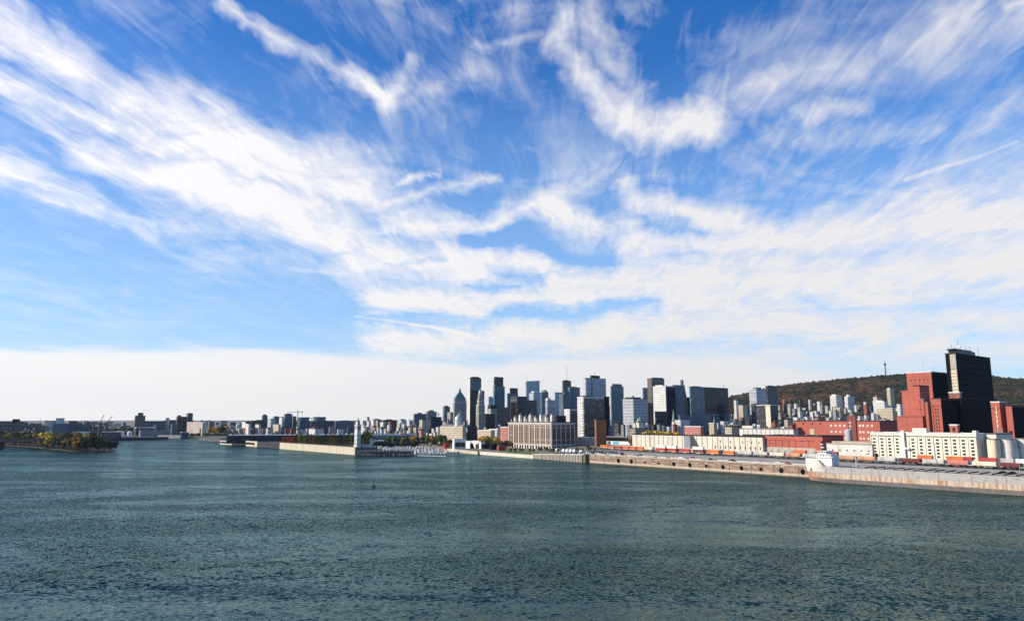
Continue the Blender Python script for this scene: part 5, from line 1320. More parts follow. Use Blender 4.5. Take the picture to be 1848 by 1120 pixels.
for k in range(9): MB().box(-1.6, -.92, B_ * .04, B_ * .59, H * (.53 + k * .034), H * (.53 + k * .034) + 1.5).build('balcony_band', 'cream_paint', e)
MB().box(-.9, -.03, B_ * .05, B_ * .58, H * .845, H - .3).build('stone_panel', 'concrete', e)
MB().box(-.25, -.03, B_ * .6, B_ - .1, 0, H - .2).build('dark_strip', 'plain_black', e)
MB().box(A * .06, A * .58, B_ * .1, B_ * .9, H + .36, H + 6).build('crown', 'steel_dark', e)
MB().box(A * .02, A * .5, B_ * .1, B_ * .9, H + 6.003, H + 7.2).build('crown_deck', 'roof_dark', e)
MB().frus(A * .20, B_ * .3, H + 7.2, H + 9, 1.2, 1.2, 8).lathe(A * .20, B_ * .3, [(H + 9, .8), (H + 10, 1.7), (H + 11.5, 1.7), (H + 12.5, .5)], 10).build('radome', 'white_paint', e)
for fx, h_ in ((-.04, 12), (.06, 9), (.2, 21), (.42, 13), (.48, 10), (.54, 14), (.78, 14)):
    mast_mb(A * max(fx, .01), B_ * .4, H + .36, h_, .22).build('antenna', 'steel_dark', e)
e = blk('black low block under the right half of the dark tower', 1733, 1737, 1800, 719, 862, 'plain_black', roof='roof_dark'); A, B_, H = D(e)
e['name_'] = 0; del e['name_']
e = blk('right red brick tower with a column of pale crossed windows', 1789, 1805, 1817, 726, 800, 'brick_red', roof='roof_white'); A, B_, H = D(e)
for k in range(9): MB().box(-.25, -.02, B_ * .36, B_ * .5, H * .2 + k * H * .083, H * .2 + k * H * .083 + H * .06).build('window', 'cream_paint', e)
MB().box(-.6, -.02, .2, B_ - .2, H - 6.6, H - 6).build('string_course', 'brick_dark', e)
e = blk('rightmost red brick pier beside the right edge, flank blackened as shade', 1815.5, 1827, 1870, 733, 790, 'brick_red', roof='roof_dark'); A, B_, H = D(e)
MB().box(-.25, -.02, B_ * .3, B_ * .8, H * .42, H * .5).build('opening', 'plain_black', e)
MB().box(.4, A - .2, -.4, -.02, 0, H - .5).build('painted_shade', 'plain_black', e)  # black sheet standing in for shade on the right side
e = blk('small red brick hut with one dark window behind the grain store roof', 1713, 1727, 1731, 767.5, 760, 'brick_red', roof='roof_white'); A, B_, H = D(e)
MB().box(-.25, -.02, B_ * .3, B_ * .65, H - 6, H - 2).build('window', 'glass_pane', e)
# broadcasting mast on the hill
def hill_pt(px, r):
    k = (px - CX) / F / KP; a = math.atan(k); return math.sin(a) * r, math.cos(a) * r, hz(px, r)
x_, y_, z_ = hill_pt(1605, HR1 - 40)
zt = zat(650, y_, 1605)
e = empty('broadcast_mast', (x_, y_, z_), 0, 'tall lattice broadcasting mast on the crest of the wooded hill', 'mast')
MB().frus(0, 0, 0, (zt - z_) * .8, 3.6, 2.6, 4).build('mast', 'steel_dark', e)
MB().frus(0, 0, (zt - z_) * .72, (zt - z_) * .84, 5.2, 5.2, 8).build('platform', 'steel_dark', e)
MB().bar((0, 0, (zt - z_) * .8), (0, 0, zt - z_), .9).build('antenna', 'steel_grey', e)
# ------------------------------------------------------------------ the long stone quay
def stone_wall_mat():
    m, t, b = pbr('quay_stone')
    tc = t.new('ShaderNodeTexCoord').outputs['Object']
    sp = t.new('ShaderNodeSeparateXYZ', {0: tc})
    v_ = t.comb(sp.outputs[0], sp.outputs[2], 0)
    br = t.new('ShaderNodeTexBrick', {'Vector': v_, 'Color1': (0.38, 0.28, 0.20, 1), 'Color2': (0.56, 0.43, 0.31, 1), 'Mortar': (0.20, 0.14, 0.10, 1), 'Scale': 1.0, 'Mortar Size': 0.07, 'Brick Width': 2.6, 'Row Height': 1.25})
    n = t.noise(t.vm('MULTIPLY', tc, (.12, 1, .5)).outputs[0], 1.0, 6, .7).outputs[0]
    up = t.rng(sp.outputs[2], 1.0, 4.5, 0.0, 1.0)
    n3 = t.noise(t.vm('MULTIPLY', tc, (.5, 1, .9)).outputs[0], 1.0, 4, .7).outputs[0]
    patch_ = t.m('MULTIPLY', t.m('ADD', t.m('MULTIPLY', t.rng(n, .42, .54, 0, 1), .75), t.rng(n3, .50, .56, 0, .8), clamp=True), up)
    c = t.mixc(t.m('MULTIPLY', patch_, 0.85), br.outputs[0], (0.13, 0.065, 0.045, 1))
    c = t.mixc(t.rng(sp.outputs[2], 3.6, 2.6, 0.0, 0.55), c, (0.58, 0.46, 0.35, 1))
    c = t.mixc(t.rng(sp.outputs[2], 1.9, 0.9, 0.0, 0.9), c, (0.045, 0.045, 0.032, 1))
    t.set(b, 'Base Color', c); t.set(b, 'Roughness', 0.95)
stone_wall_mat()
off = -AX * 0.9
qs = qa + off; qe = qb + qd * 560 + off
e, L = wall_run('quay_wall', qs, qe, QZ + .1, 'quay_stone', 'long weathered stone quay wall with round dark fenders, running to the right edge', joint=24.5, coping='concrete_pale', thick=.8, z0=-3)
for px in (1116, 1139.5, 1164, 1189, 1216, 1245, 1274.5, 1304.5, 1338, 1373, 1409.5, 1448):
    k = kx(px, 840); den = qd.x - k * qd.y
    t_ = (k * qs.y - qs.x) / den
    r_ = rnd.choice((1.5, 2.0, 2.2)) if px not in (1164, 1189) else 1.1
    n = 14; c_ = MB(); zc = 5.6
    c_.add([(t_ + r_ * s_ * math.cos(6.283 * i / n), y_, zc + r_ * 1.15 * s_ * math.sin(6.283 * i / n)) for y_, s_ in ((-.9, .8), (-.1, 1.0)) for i in range(n)], [(i, (i + 1) % n, (i + 1) % n + n, i + n) for i in range(n)] + [tuple(range(n))])
    c_.build('fender', 'plain_black', e)
for i in range(60): MB().frus(8 + i * 12.3, .6, QZ + .1, QZ + .75, .35, .3, 8).build('bollard', 'roof_dark', e)
# sheet pile wall left of it, then a dark notch
sp0, sp1 = gpt(963, 826.6), gpt(1055, 834.3)
d_ = (sp1 - sp0).normalized(); nn_ = Vector((d_.y, -d_.x, 0))
L = (sp1 - sp0).length
e = empty('sheet_pile_wall', (sp0.x, sp0.y, 0), math.atan2(d_.y, d_.x), 'ribbed sheet pile wall between the stone bank and the dark notch', 'quay wall')
MB().prism([(0, -1.2), (L, -1.2), (L, 4), (0, 4)], -3, [QL, 9.2, 9.2, QL]).build('wall', 'bark', e)
w_ = MB()
for i in range(int(L / 3.2)): w_.box(i * 3.2 + .4, i * 3.2 + 2.0, -2.0, -1.22, -3, QL - .2 + 4.2 * i * 3.2 / L)
w_.build('piles', 'concrete', e)
MB().prism([(-.1, -2.3), (L + .1, -2.3), (L + .1, 4), (-.1, 4)], [QL + .02, 9.22, 9.22, QL + .02], [QL + .8, 10.1, 10.1, QL + .8]).build('capping_beam', 'concrete_pale', e)
o = MB().prism([(sp1.x, sp1.y - 1), (qa.x - .5, qa.y - .3), (qa.x + 8, qa.y + 14), (sp1.x + 6, sp1.y + 20)], -3, QZ - 1).build('quay_notch', 'plain_black'); o['kind'] = 'structure'

def strip(name, a0, a1, b0, b1, z, mat):
    """sheet along the quay: from b0 to b1 metres along it (towards the right), a0 to a1 metres inland"""
    pts = [qa + qd * b + AX * a for a, b in ((a0, b0), (a0, b1), (a1, b1), (a1, b0))]
    o = new_obj(name, [(p.x, p.y, z) for p in pts], [(0, 1, 2, 3)], [mat]); o['kind'] = 'structure'
W('quay_concrete', (0.42, 0.37, 0.30), 0.95, 0.25, 0.05); W('rail_gravel', (0.31, 0.27, 0.225), 0.95, 0.35, 0.15)
strip('quay_apron', .2, 10, 2, 760, QZ + .05, 'quay_concrete')
W('road_grey', (0.33, 0.30, 0.27), 0.95, 0.2, 0.08)
strip('quay_road', 10.9, 24, 0, 760, QZ + .054, 'road_grey')
strip('rail_yard', 24.3, 60, -8, 760, QZ + .05, 'rail_gravel')
strip('yard_road', 60.3, 74, -30, 760, QZ + .05, 'quay_concrete')
bw = empty('low_barrier', tuple((qa + AX * 10.1).xy) + (QZ,), 0, 'low white concrete barrier between the quay apron and the quay road', 'barrier')
bw.rotation_euler = (0, 0, math.atan2(qd.y, qd.x))
MB().box(2, 700, 0, .5, 0, .6).build('barrier', 'white_stone', bw)
# railway
ra, rb_ = gpt(1100, 810.5, QZ), gpt(1638, 838, QZ)
rdir = (rb_ - ra).normalized(); rnrm = Vector((-rdir.y, rdir.x, 0))
RZ = math.atan2(rdir.y, rdir.x)
for j, lab in enumerate(('railway track nearest the water', 'railway track under the long freight train', 'railway track under the container wagons')):
    o_ = (-5.5, 0, 12)[j]; p = ra - rdir * 25 + rnrm * o_
    e = empty('railway_track', (p.x, p.y, QZ + .06), RZ, lab + ' in the yard beside the quay', 'railway track')
    MB().box(0, 900, -.8, -.68, 0.1, .25).box(0, 900, .68, .8, 0.1, .25).build('rails', 'steel_dark', e)
    s_ = MB()
    for i in range(280): s_.box(i * 3.2, i * 3.2 + .5, -1.3, 1.3, 0, .098)
    s_.build('sleepers', 'bark', e)
def wheels(e, L=17):
    for x_ in (-L / 2 + 2.6, L / 2 - 2.6):
        b_ = MB().box(x_ - 1.5, x_ + 1.5, -1.1, 1.1, .45, .95)
        for dx in (-.9, .9):
            for y_ in (-.95, .8): b_.add([(x_ + dx + .46 * math.cos(a * .785), y_ + q * .15, .5 + .46 * math.sin(a * .785)) for q in (0, 1) for a in range(8)], [(i, (i + 1) % 8, (i + 1) % 8 + 8, i + 8) for i in range(8)] + [tuple(range(8)), tuple(range(15, 7, -1))])
        b_.build('bogie', 'plain_black', e)
def car_hopper(mat):
    e = empty('hopper_wagon', (0, 0, 0)); L = 17
    prof = [(-1.5, 1.9), (-1.55, 3.9), (-1.1, 4.5), (1.1, 4.5), (1.55, 3.9), (1.5, 1.9)]
    m_ = MB(); n = len(prof)
    xs = (-L / 2 + .6, L / 2 - .6)
    m_.add([(x_, y_, z_) for x_ in xs for y_, z_ in prof], [(i, i + n, (i + 1) % n + n, (i + 1) % n) for i in range(n)] + [tuple(range(n)), tuple(range(2 * n - 1, n - 1, -1))])
    m_.build('body', mat, e)
    h_ = MB()
    for k in (-1, 0, 1): h_.frus(k * 4.4, 0, .7, 1.89, .5, 2.1, 4, sx=1.2, sy=.7, rot=.785)
    h_.build('hopper_chutes', mat, e)
    rb_ = MB()
    for k in range(13): rb_.box(-L / 2 + 1 + k * 1.25 - .06, -L / 2 + 1 + k * 1.25 + .06, -1.64, -1.51, 1.95, 3.9)
    rb_.build('ribs', mat, e)
    MB().box(-L / 2 + .5, L / 2 - .5, -.45, .45, 4.505, 4.7).build('roof_walk', 'steel_grey', e)
    wheels(e); return e
def car_box(mat):
    e = empty('box_wagon', (0, 0, 0)); L = 17
    MB().box(-L / 2 + .4, L / 2 - .4, -1.5, 1.5, 1.1, 4.5).build('body', mat, e)
    MB().box(-1.6, 1.6, -1.62, -1.52, 1.3, 4.3).build('door', mat, e)
    MB().box(-L / 2 + .3, L / 2 - .3, -1.4, 1.4, 4.503, 4.65).build('roof', 'roof_grey', e)
    wheels(e); return e
def car_cont(mats):
    e = empty('container_wagon', (0, 0, 0)); L = 17
    MB().box(-L / 2 + .3, L / 2 - .3, -1.3, 1.3, .96, 1.25).build('flat_bed', 'cream_paint', e)
    wheels(e)
    return e
def container(mat):
    e = empty('shipping_container', (0, 0, 0)); L = 12.4
    MB().box(-L / 2, L / 2, -1.22, 1.22, 0, 2.8).build('shell', mat, e)
    r_ = MB()
    for k in range(22): r_.box(-L / 2 + .3 + k * .55, -L / 2 + .45 + k * .55, -1.29, -1.222, .15, 2.65)
    r_.build('corrugation', mat, e)
    MB().box(-L / 2 - .08, -L / 2 - .01, -1.1, 1.1, .1, 2.7).build('door', mat, e)
    return e
CP = {}
def place(kind, mat, x, y, z, rz, sx, label, group, cat, s=1.0):
    key = (kind, mat)
    if key not in CP:
        e = {'hopper': car_hopper, 'box': car_box, 'cont': container, 'flat': lambda m_: car_cont([m_])}[kind](mat); CP[key] = e
        e.location = (x, y, z); e.rotation_euler = (0, 0, rz); e.scale = (sx * s, s, s); tag(e, label, cat, group)
    else:
        e = copy_tree(CP[key], (x, y, z), rz, (sx * s, s, s), label, group); e['category'] = cat
    return e
def rail_t(px, o_):
    p = ra + rnrm * o_; k = kx(px, 820); return (k * p.y - p.x) / (rdir.x - k * rdir.y)
CN = {'orange_paint': 'orange', 'red_paint': 'red', 'maroon_paint': 'dark maroon', 'pink_paint': 'faded pink', 'cream_paint': 'cream', 'tan_paint': 'rusty tan', 'grey_paint': 'grey white', 'green_paint': 'dark green', 'white_paint': 'white', 'blue_paint': 'blue'}
SN = 1.22
train = [ # column start, end, kind, colour, container colour
 (1098, 1110, 'flat', None, 'pink_paint'), (1111, 1123, 'flat', None, 'red_paint'), (1124, 1136, 'flat', None, 'orange_paint'), (1137, 1149, 'flat', None, 'orange_paint'), (1150, 1163, 'flat', None, 'orange_paint'), (1164, 1180, 'hopper', 'cream_paint', None),
 (1184, 1203, 'flat', None, 'red_paint+white_paint'), (1205, 1223, 'flat', None, 'red_paint+white_paint'), (1226, 1247, 'flat', None, 'red_paint'), (1250, 1272, 'flat', None, 'maroon_paint+white_paint'), (1275, 1300, 'flat', None, 'orange_paint'), (1305, 1327, 'flat', None, 'orange_paint'),
 (1333, 1359, 'hopper', 'grey_paint', None), (1361, 1387, 'hopper', 'grey_paint', None), (1390, 1417, 'hopper', 'cream_paint', None), (1419, 1446, 'hopper', 'tan_paint', None), (1449, 1478, 'hopper', 'grey_paint', None),
 (1482, 1512, 'hopper', 'cream_paint', None), (1515, 1545, 'hopper', 'tan_paint', None), (1548, 1581, 'hopper', 'tan_paint', None), (1584, 1618, 'hopper', 'grey_paint', None), (1621, 1662, 'hopper', 'maroon_paint', None),
 (1664, 1705, 'hopper', 'grey_paint', None), (1709, 1749, 'hopper', 'pink_paint', None), (1753, 1799, 'hopper', 'cream_paint', None), (1803, 1842, 'hopper', 'maroon_paint', None), (1846, 1890, 'hopper', 'tan_paint', None)]
def near_of(px):
    for lim, nm in ((1170, 'below the black banded shed'), (1240, 'before the long shed left half'), (1376, 'before the long shed right half'), (1455, 'before the red brick store'), (1500, 'behind the ship bridge'), (1572, 'before the freight shed'), (1660, 'before the grain store left part'), (1760, 'before the grain store right part'), (3000, 'before the silos at right edge')):
        if px < lim: return nm
ordn = ['', 'second ', 'third ', 'fourth ', 'fifth ']
seen = {}
def uniq(label):
    n = seen.get(label, 0); seen[label] = n + 1
    return label if n == 0 else label.replace('@', '') , n
from collections import Counter
specs = []
for xa, xb, kind, mat, cm in train:
    t0_, t1_ = rail_t(xa, 0), rail_t(xb, 0); c = ra + rdir * (t0_ + t1_) / 2; L = (t1_ - t0_)
    specs.append(dict(kind=kind, mat=mat or 'steel_dark', x=c.x, y=c.y, z=QZ + .3, sx=L / 17 / SN, s=SN, px=xa, cat='railway wagon', row='in the train'))
    for lv, cm in enumerate((cm or '').split('+') if cm else ()): specs.append(dict(kind='cont', mat=cm, x=c.x, y=c.y, z=QZ + .3 + (1.26 + 2.82 * lv) * SN, sx=L * .86 / 12.4 / SN, s=SN, px=xa, cat='container', row='stacked on top, train' if lv else 'on the long train'))
for xa, xb, mat, lev in ((1085, 1098, 'orange_paint', 0), (1433, 1455, 'maroon_paint', 0), (1433, 1455, 'orange_paint', 1), (1493, 1512, 'maroon_paint', 0), (1493, 1512, 'red_paint', 1), (1656, 1683, 'maroon_paint', 0), (1656, 1683, 'orange_paint', 1), (1709, 1739, 'maroon_paint', 0), (1709, 1739, 'orange_paint', 1), (1740, 1757, 'blue_paint', 0), (1740, 1755, 'red_paint', 1), (1766, 1798, 'blue_paint', 0), (1766, 1798, 'red_paint', 1), (1805, 1829, 'red_paint', 0), (1806, 1829, 'grey_paint', 1), (1831, 1856, 'green_paint', 0), (1833, 1858, 'white_paint', 1)):
    o_ = 12; t0_, t1_ = rail_t(xa, o_), rail_t(xb, o_); c = ra + rnrm * o_ + rdir * (t0_ + t1_) / 2
    z_ = QZ + .4 + (1.9 + 2.85 * lev) * SN
    if lev == 0: specs.append(dict(kind='flat', mat='steel_dark', x=c.x, y=c.y, z=QZ + .3, sx=(t1_ - t0_) * 1.1 / 17 / SN, s=SN, px=xa, cat='railway wagon', row='in the back row')); z_ = QZ + .3 + 1.26 * SN
    specs.append(dict(kind='cont', mat=mat, x=c.x, y=c.y, z=QZ + .3 + 1.26 * SN + 2.82 * SN * lev, sx=(t1_ - t0_) / 12.4 / SN, s=SN, px=xa, cat='container', row='stacked on top, back row' if lev else 'in the back row'))
def lab_of(s_):
    nm = {'hopper': CN.get(s_['mat'], '') + ' grain hopper wagon', 'box': CN.get(s_['mat'], '') + ' boxcar', 'flat': 'flat container wagon', 'cont': CN.get(s_['mat'], '') + ' shipping container'}[s_['kind']]
    return nm + ' ' + s_['row'] + ', ' + near_of(s_['px'])
cnt = Counter(lab_of(s_) for s_ in specs); idx = Counter()
ORD = ['leftmost', 'second from left', 'third from left', 'fourth from left', 'fifth from left', 'sixth from left', 'seventh from left', 'eighth from left', 'ninth from left', 'tenth from left', 'eleventh from left', 'twelfth from left', 'thirteenth from left', 'fourteenth from left', 'fifteenth from left', 'sixteenth from left']
def ordl(base, i, n):
    return base
    if n > 1 and i == n - 1: return base + ', rightmost such'
    return base + ', ' + (ORD[i] if i < len(ORD) else 'far along') + ' such'
for s_ in specs:
    lb = lab_of(s_); i = idx[lb]; idx[lb] += 1
    place(s_['kind'], s_['mat'], s_['x'], s_['y'], s_['z'], RZ, s_['sx'], ordl(lb, i, cnt[lb]), {'hopper': 'grain hopper wagons beside the quay', 'box': None, 'flat': 'flat wagons in the rail yard', 'cont': 'shipping containers in the rail yard'}[s_['kind']], s_['cat'], s_['s'])

def lamp(px, py, ytop, label, z=QZ):
    p = gpt(px, py, z); h = zat(ytop, p.y, px) - z
    e = empty('lamp_mast', (p.x, p.y, z), 0, label, 'lamp post')
    MB().frus(0, 0, 0, h, .28, .16, 6).build('pole', 'steel_grey', e)
    MB().bar((-2.2, 0, h), (2.2, 0, h), .1).box(-2.6, -1.3, -.35, .35, h + .05, h + .35).box(1.3, 2.6, -.35, .35, h + .05, h + .35).build('lamp_heads', 'steel_dark', e)
rq = random.Random(31)
for i in range(9):      # odd stacks of timber and plates on the apron
    p = qa + qd * (30 + i * 21 + rq.uniform(-6, 6)) + AX * rq.uniform(3, 7)
    e = empty('material_stack', (p.x, p.y, QZ + .06), RZ + rq.uniform(-.3, .3), 'low dark stack of timber lying on the quay apron', 'stack', 'stacks on the quay apron')
    for k in range(3): MB().box(-3 + .3 * k, 3 - .4 * k, -1 + .2 * k, 1 - .1 * k, .02 + .38 * k, .36 + .38 * k).build('plank_layer', ('bark', 'steel_dark', 'cream_paint')[(i + k) % 3], e)
for i, px in enumerate((1130, 1175, 1255, 1300, 1350)):
    lamp(px, 812 + i * 2.2, 788 + i * 2, 'slim lamp mast in the rail yard before the long shed')
lamp(1580, 836, 798, 'slim lamp mast before the grain store left end')
lamp(1690, 841, 800, 'slim lamp mast before the grain store middle')
# loading platform behind the first wagons
pp = ra + rnrm * 7.5 - rdir * 4
e = empty('loading_platform', (pp.x, pp.y, QZ), RZ, 'long low beige loading platform behind the leftmost container wagons', 'platform')
Lp = rail_t(1290, 7.5) - rail_t(1097, 7.5)
MB().box(0, Lp, 0, 7, 0, 5.2).build('wall', 'sand', e)
MB().box(-.2, Lp + .2, -.2, 7.2, 5.203, 5.5).build('coping', 'concrete_pale', e)
for k in range(9): MB().box(Lp * (k + .3) / 9, Lp * (k + .42) / 9, -.12, -.02, .5, 3.4).build('door', 'steel_grey', e)
# ------------------------------------------------------------------ the bulk carrier
m, t, b = pbr('ship_side')
tc = t.new('ShaderNodeTexCoord').outputs['Object']; sp = t.new('ShaderNodeSeparateXYZ', {0: tc})
n1 = t.noise(t.vm('MULTIPLY', tc, (.5, .5, .07)).outputs[0], 1, 5, .65).outputs[0]; n2 = t.noise(tc, .25, 5, .6).outputs[0]
wob = t.m('ADD', sp.outputs[2], t.m('MULTIPLY', t.m('SUBTRACT', n2, .5), 1.2))
upper = t.mixc(t.rng(n2, .5, .68, 0, .7), (0.36, 0.335, 0.31, 1), (0.20, 0.185, 0.175, 1))
upper = t.mixc(t.rng(n1, .56, .70, 0, .8), upper, (0.34, 0.18, 0.10, 1))
low = t.mixc(t.rng(n1, .44, .62, 0, 1), (0.50, 0.40, 0.29, 1), (0.33, 0.16, 0.085, 1))
c = t.mixc(t.rng(wob, 6.7, 7.3, 0, 1), low, upper)
keel = t.mixc(t.rng(n2, .4, .6, 0, 1), (0.09, 0.085, 0.085, 1), (0.14, 0.11, 0.095, 1))
c = t.mixc(t.rng(wob, 3.1, 3.6, 0, 1), keel, c)
bowp = t.m('MULTIPLY', t.rng(sp.outputs[0], 22, 4, 0, 1), t.rng(wob, 8.2, 7.0, 0, 1))
c = t.mixc(t.m('MULTIPLY', bowp, .7), c, (0.36, 0.15, 0.10, 1))
c = t.mixc(t.m('MULTIPLY', t.rng(sp.outputs[0], 26, 12, 0, 1), t.rng(wob, 7.6, 8.6, 0, 1)), c, (0.60, 0.56, 0.50, 1))
t.set(b, 'Base Color', c); t.set(b, 'Roughness', 0.7)
W('ship_deck', (0.36, 0.33, 0.30), 0.8, 0.25, 0.3); W('ship_hatch', (0.45, 0.40, 0.34), 0.8, 0.2, 0.4); W('ship_white', (0.72, 0.69, 0.65), 0.6, 0.14, 0.3, 1)
Pn = gpt(1608, 877.5)
dist = (Pn - qa).dot(-AX)
BW = min(23.0, dist - 1.2)
# bow position along the quay direction: where the near line meets column 1460
k = kx(1455, 850); p0 = Pn + AX * (BW / 2); tb_ = (k * p0.y - p0.x) / (qd.x - k * qd.y)
bow = p0 + qd * tb_
SL = 215
ship = empty('bulk_carrier', (bow.x, bow.y, 0), math.atan2(qd.y, qd.x), 'long grey white rust streaked bulk carrier moored along the stone quay', 'cargo ship')
zd = zat(847.5, Pn.y, 1608); zf = zat(826, (bow + qd * 4).y, 1452)
ns = [0, 1.5, 4, 8, 13, 19, 26, 34, 45, 80, 120, 160, 190, 205, 215]
def half(s, lev):     # lev 0 waterline .. 1 deck
    e_ = 34 - 8 * lev; f = min(1, s / e_); w_ = (1 - (1 - f) ** (1.7 + .9 * lev)) * BW / 2
    if s > 185: w_ *= 1 - .5 * ((s - 185) / 30) ** 2
    return max(w_, .15)
levs = [(-1.5, 0), (0.8, .1), (2.2, .2), (5.0, .4), (8.0, .65), (None, .9), ('top', 1.0)]
vs = []; 
for s in ns:
    top_z = zf if s <= 13 else (zf + (zd - zf) * min(1, (s - 13) / 6.0))
    for side in (-1, 1):
        for z_, lv in levs:
            zz = zd - .5 if z_ is None else (top_z if z_ == 'top' else z_)
            rake = -3.0 * lv if s == 0 else (-1.5 * lv if s == 1.5 else 0)
            vs.append((s + rake + 3.0, side * half(s, lv), zz))
nl = len(levs); fs = []
for i in range(len(ns) - 1):
    for sd_ in (0, 1):
        for j in range(nl - 1):
            a = i * 2 * nl + sd_ * nl + j; b_ = (i + 1) * 2 * nl + sd_ * nl + j
            fs.append((a, b_, b_ + 1, a + 1) if sd_ == 1 else (a, a + 1, b_ + 1, b_))
for j in range(nl - 1): fs.append((j, nl + j, nl + j + 1, j + 1)); z0 = (len(ns) - 1) * 2 * nl; fs.append((z0 + j, z0 + j + 1, z0 + nl + j + 1, z0 + nl + j))
new_obj('hull', vs, fs, ['ship_side'], ship)
# deck plate slightly under the bulwark edge
dv = []; df = []
for s in ns:
    zz = (zf - 1.1) if s <= 13 else (zd - .1)
    for side in (-1, 1): dv.append((s + 3 - (2.6 if s == 0 else 0), side * (half(s, 1) - .2), zz))
for i in range(len(ns) - 1): df.append((2 * i + 1, 2 * i, 2 * i + 2, 2 * i + 3))
new_obj('deck', dv, df, ['ship_deck'], ship)
h0 = 50
for k in range(19):
    x_ = h0 + k * 7.55
    if x_ > 188: break
    o = MB().box(x_, x_ + 5.6, -BW * .42, BW * .42, zd - .08, zd + .45).build('hatch', 'ship_hatch', ship)
    MB().box(x_ + 5.9, x_ + 7.2, -BW * .36, BW * .36, zd - .09, zd + 1.1).build('gap_shadow_bar', 'plain_black', ship)  # solid black bar stands in for the shadow between two hatch covers
    MB().box(x_ - .1, x_ + 5.7, -BW * .43, -BW * .421, zd + .1, zd + .4).build('coaming', 'steel_dark', o)
for k in range(9): MB().box(24 + k * 22, 24.25 + k * 22, -BW / 2 - .12, -BW / 2 - .02, 2.2, zd - .6).build('rub_strip', 'rust', ship)
# bridge house near the bow
z0 = zf - 1.0
def dk(x0, x1, w_, za, zb, mat='ship_white', nm='deckhouse', win=True):
    o = MB().box(x0, x1, -w_, w_, za, zb).build(nm, mat, ship)
    if win:
        n = max(2, int(2 * w_ / 2.2))
        for j in range(n): MB().box(x0 - .06, x0 - .01, -w_ + 2 * w_ * (j + .3) / n, -w_ + 2 * w_ * (j + .75) / n, za + (zb - za) * .45, za + (zb - za) * .8).build('window', 'glass_pane', o)
        n = max(2, int((x1 - x0) / 2.2))
        for j in range(n): MB().box(x0 + (x1 - x0) * (j + .3) / n, x0 + (x1 - x0) * (j + .75) / n, -w_ - .06, -w_ - .01, za + (zb - za) * .45, za + (zb - za) * .8).build('window', 'glass_pane', o)
    return o
dk(13, 27, 5.6, z0, z0 + 2.7); dk(17, 27, 5.6, zd - .08, z0 - .003, nm='lower_house', win=False); dk(13.5, 26, 5.4, z0 + 2.703, z0 + 5.2); dk(15, 22.5, 5.8, z0 + 5.203, z0 + 7.5, nm='wheelhouse')
MB().box(14, 23.3, -6.6, 6.6, z0 + 7.503, z0 + 7.85).build('bridge_roof', 'ship_white', ship)
zm = zat(797.5, (bow + qd * 18).y, 1480)
MB().bar((17, 0, z0 + 7.8), (17, 0, zm + .5), .45).bar((15.2, 0, z0 + 8.4), (17, 0, zm - 3), .3).bar((16.6, -2.6, z0 + 12), (16.6, 2.6, z0 + 12), .2).build('foremast', 'steel_dark', ship)
MB().box(15.4, 18, -.9, .9, z0 + 10.2, z0 + 11).box(15.6, 17.6, -.8, .8, z0 + 13, z0 + 13.6).box(15.6, 17.4, -1.6, 1.6, zm - 2.2, zm - 1.4).build('radar', 'ship_white', ship)
MB().box(26.5, 44, -8.4, 8.4, zd - .09, zd + .35).build('shaded_well', 'steel_dark', ship)
MB().box(22, 28.5, -5.9, 5.9, zf + 1.75, zf + 1.95).build('boat_deck', 'ship_white', ship)
rl = MB()
for i in range(20): rl.bar((31 + i * 8, -BW / 2 + .35, zd - .1), (31 + i * 8, -BW / 2 + .35, zd + 1.0), .07)
rl.bar((24, -BW / 2 + .35, zd + 1), (188, -BW / 2 + .35, zd + 1), .06)
rl.build('railing', 'steel_grey', ship)
MB().bar((44, 2, zd), (44, 2, zd + 15), .28).box(42.8, 45.2, 1.8, 2.2, zd + 14.5, zd + 15.6).build('deck_mast', 'ship_white', ship)
# aft: white house, gantry, orange and blue gear
dk(172, 198, 8.5, zd - .05, zd + 2.6); dk(190, 208, 7, zd + 2.61, zd + 8)
MB().bar((186, -3, zd + 2.6), (183, -3, zd + 11), .3).bar((190, 3, zd + 2.6), (183, -3, zd + 11), .25).bar((183, -3, zd + 11), (174, -3, zd + 6), .22).build('derrick', 'ship_white', ship)
MB().box(165, 168.5, -4, -1.5, zd, zd + 2.6).build('winch', 'orange_paint', ship)
MB().box(169.5, 171.5, -3, -.8, zd, zd + 2.2).build('winch', 'blue_paint', ship)
for x_ in (150, 156): MB().frus(x_, 3, zd + 1.1, zd + 2.6, 3.6, 1.0, 8, sy=.6).build('cargo_cover', 'plain_black', ship)
# anchors and draught detail
MB().box(6.3, 7.4, -half(5, .7) - .35, -half(5, .7) + .3, zd - 4.5, zd - 2.6).build('anchor', 'steel_dark', ship)

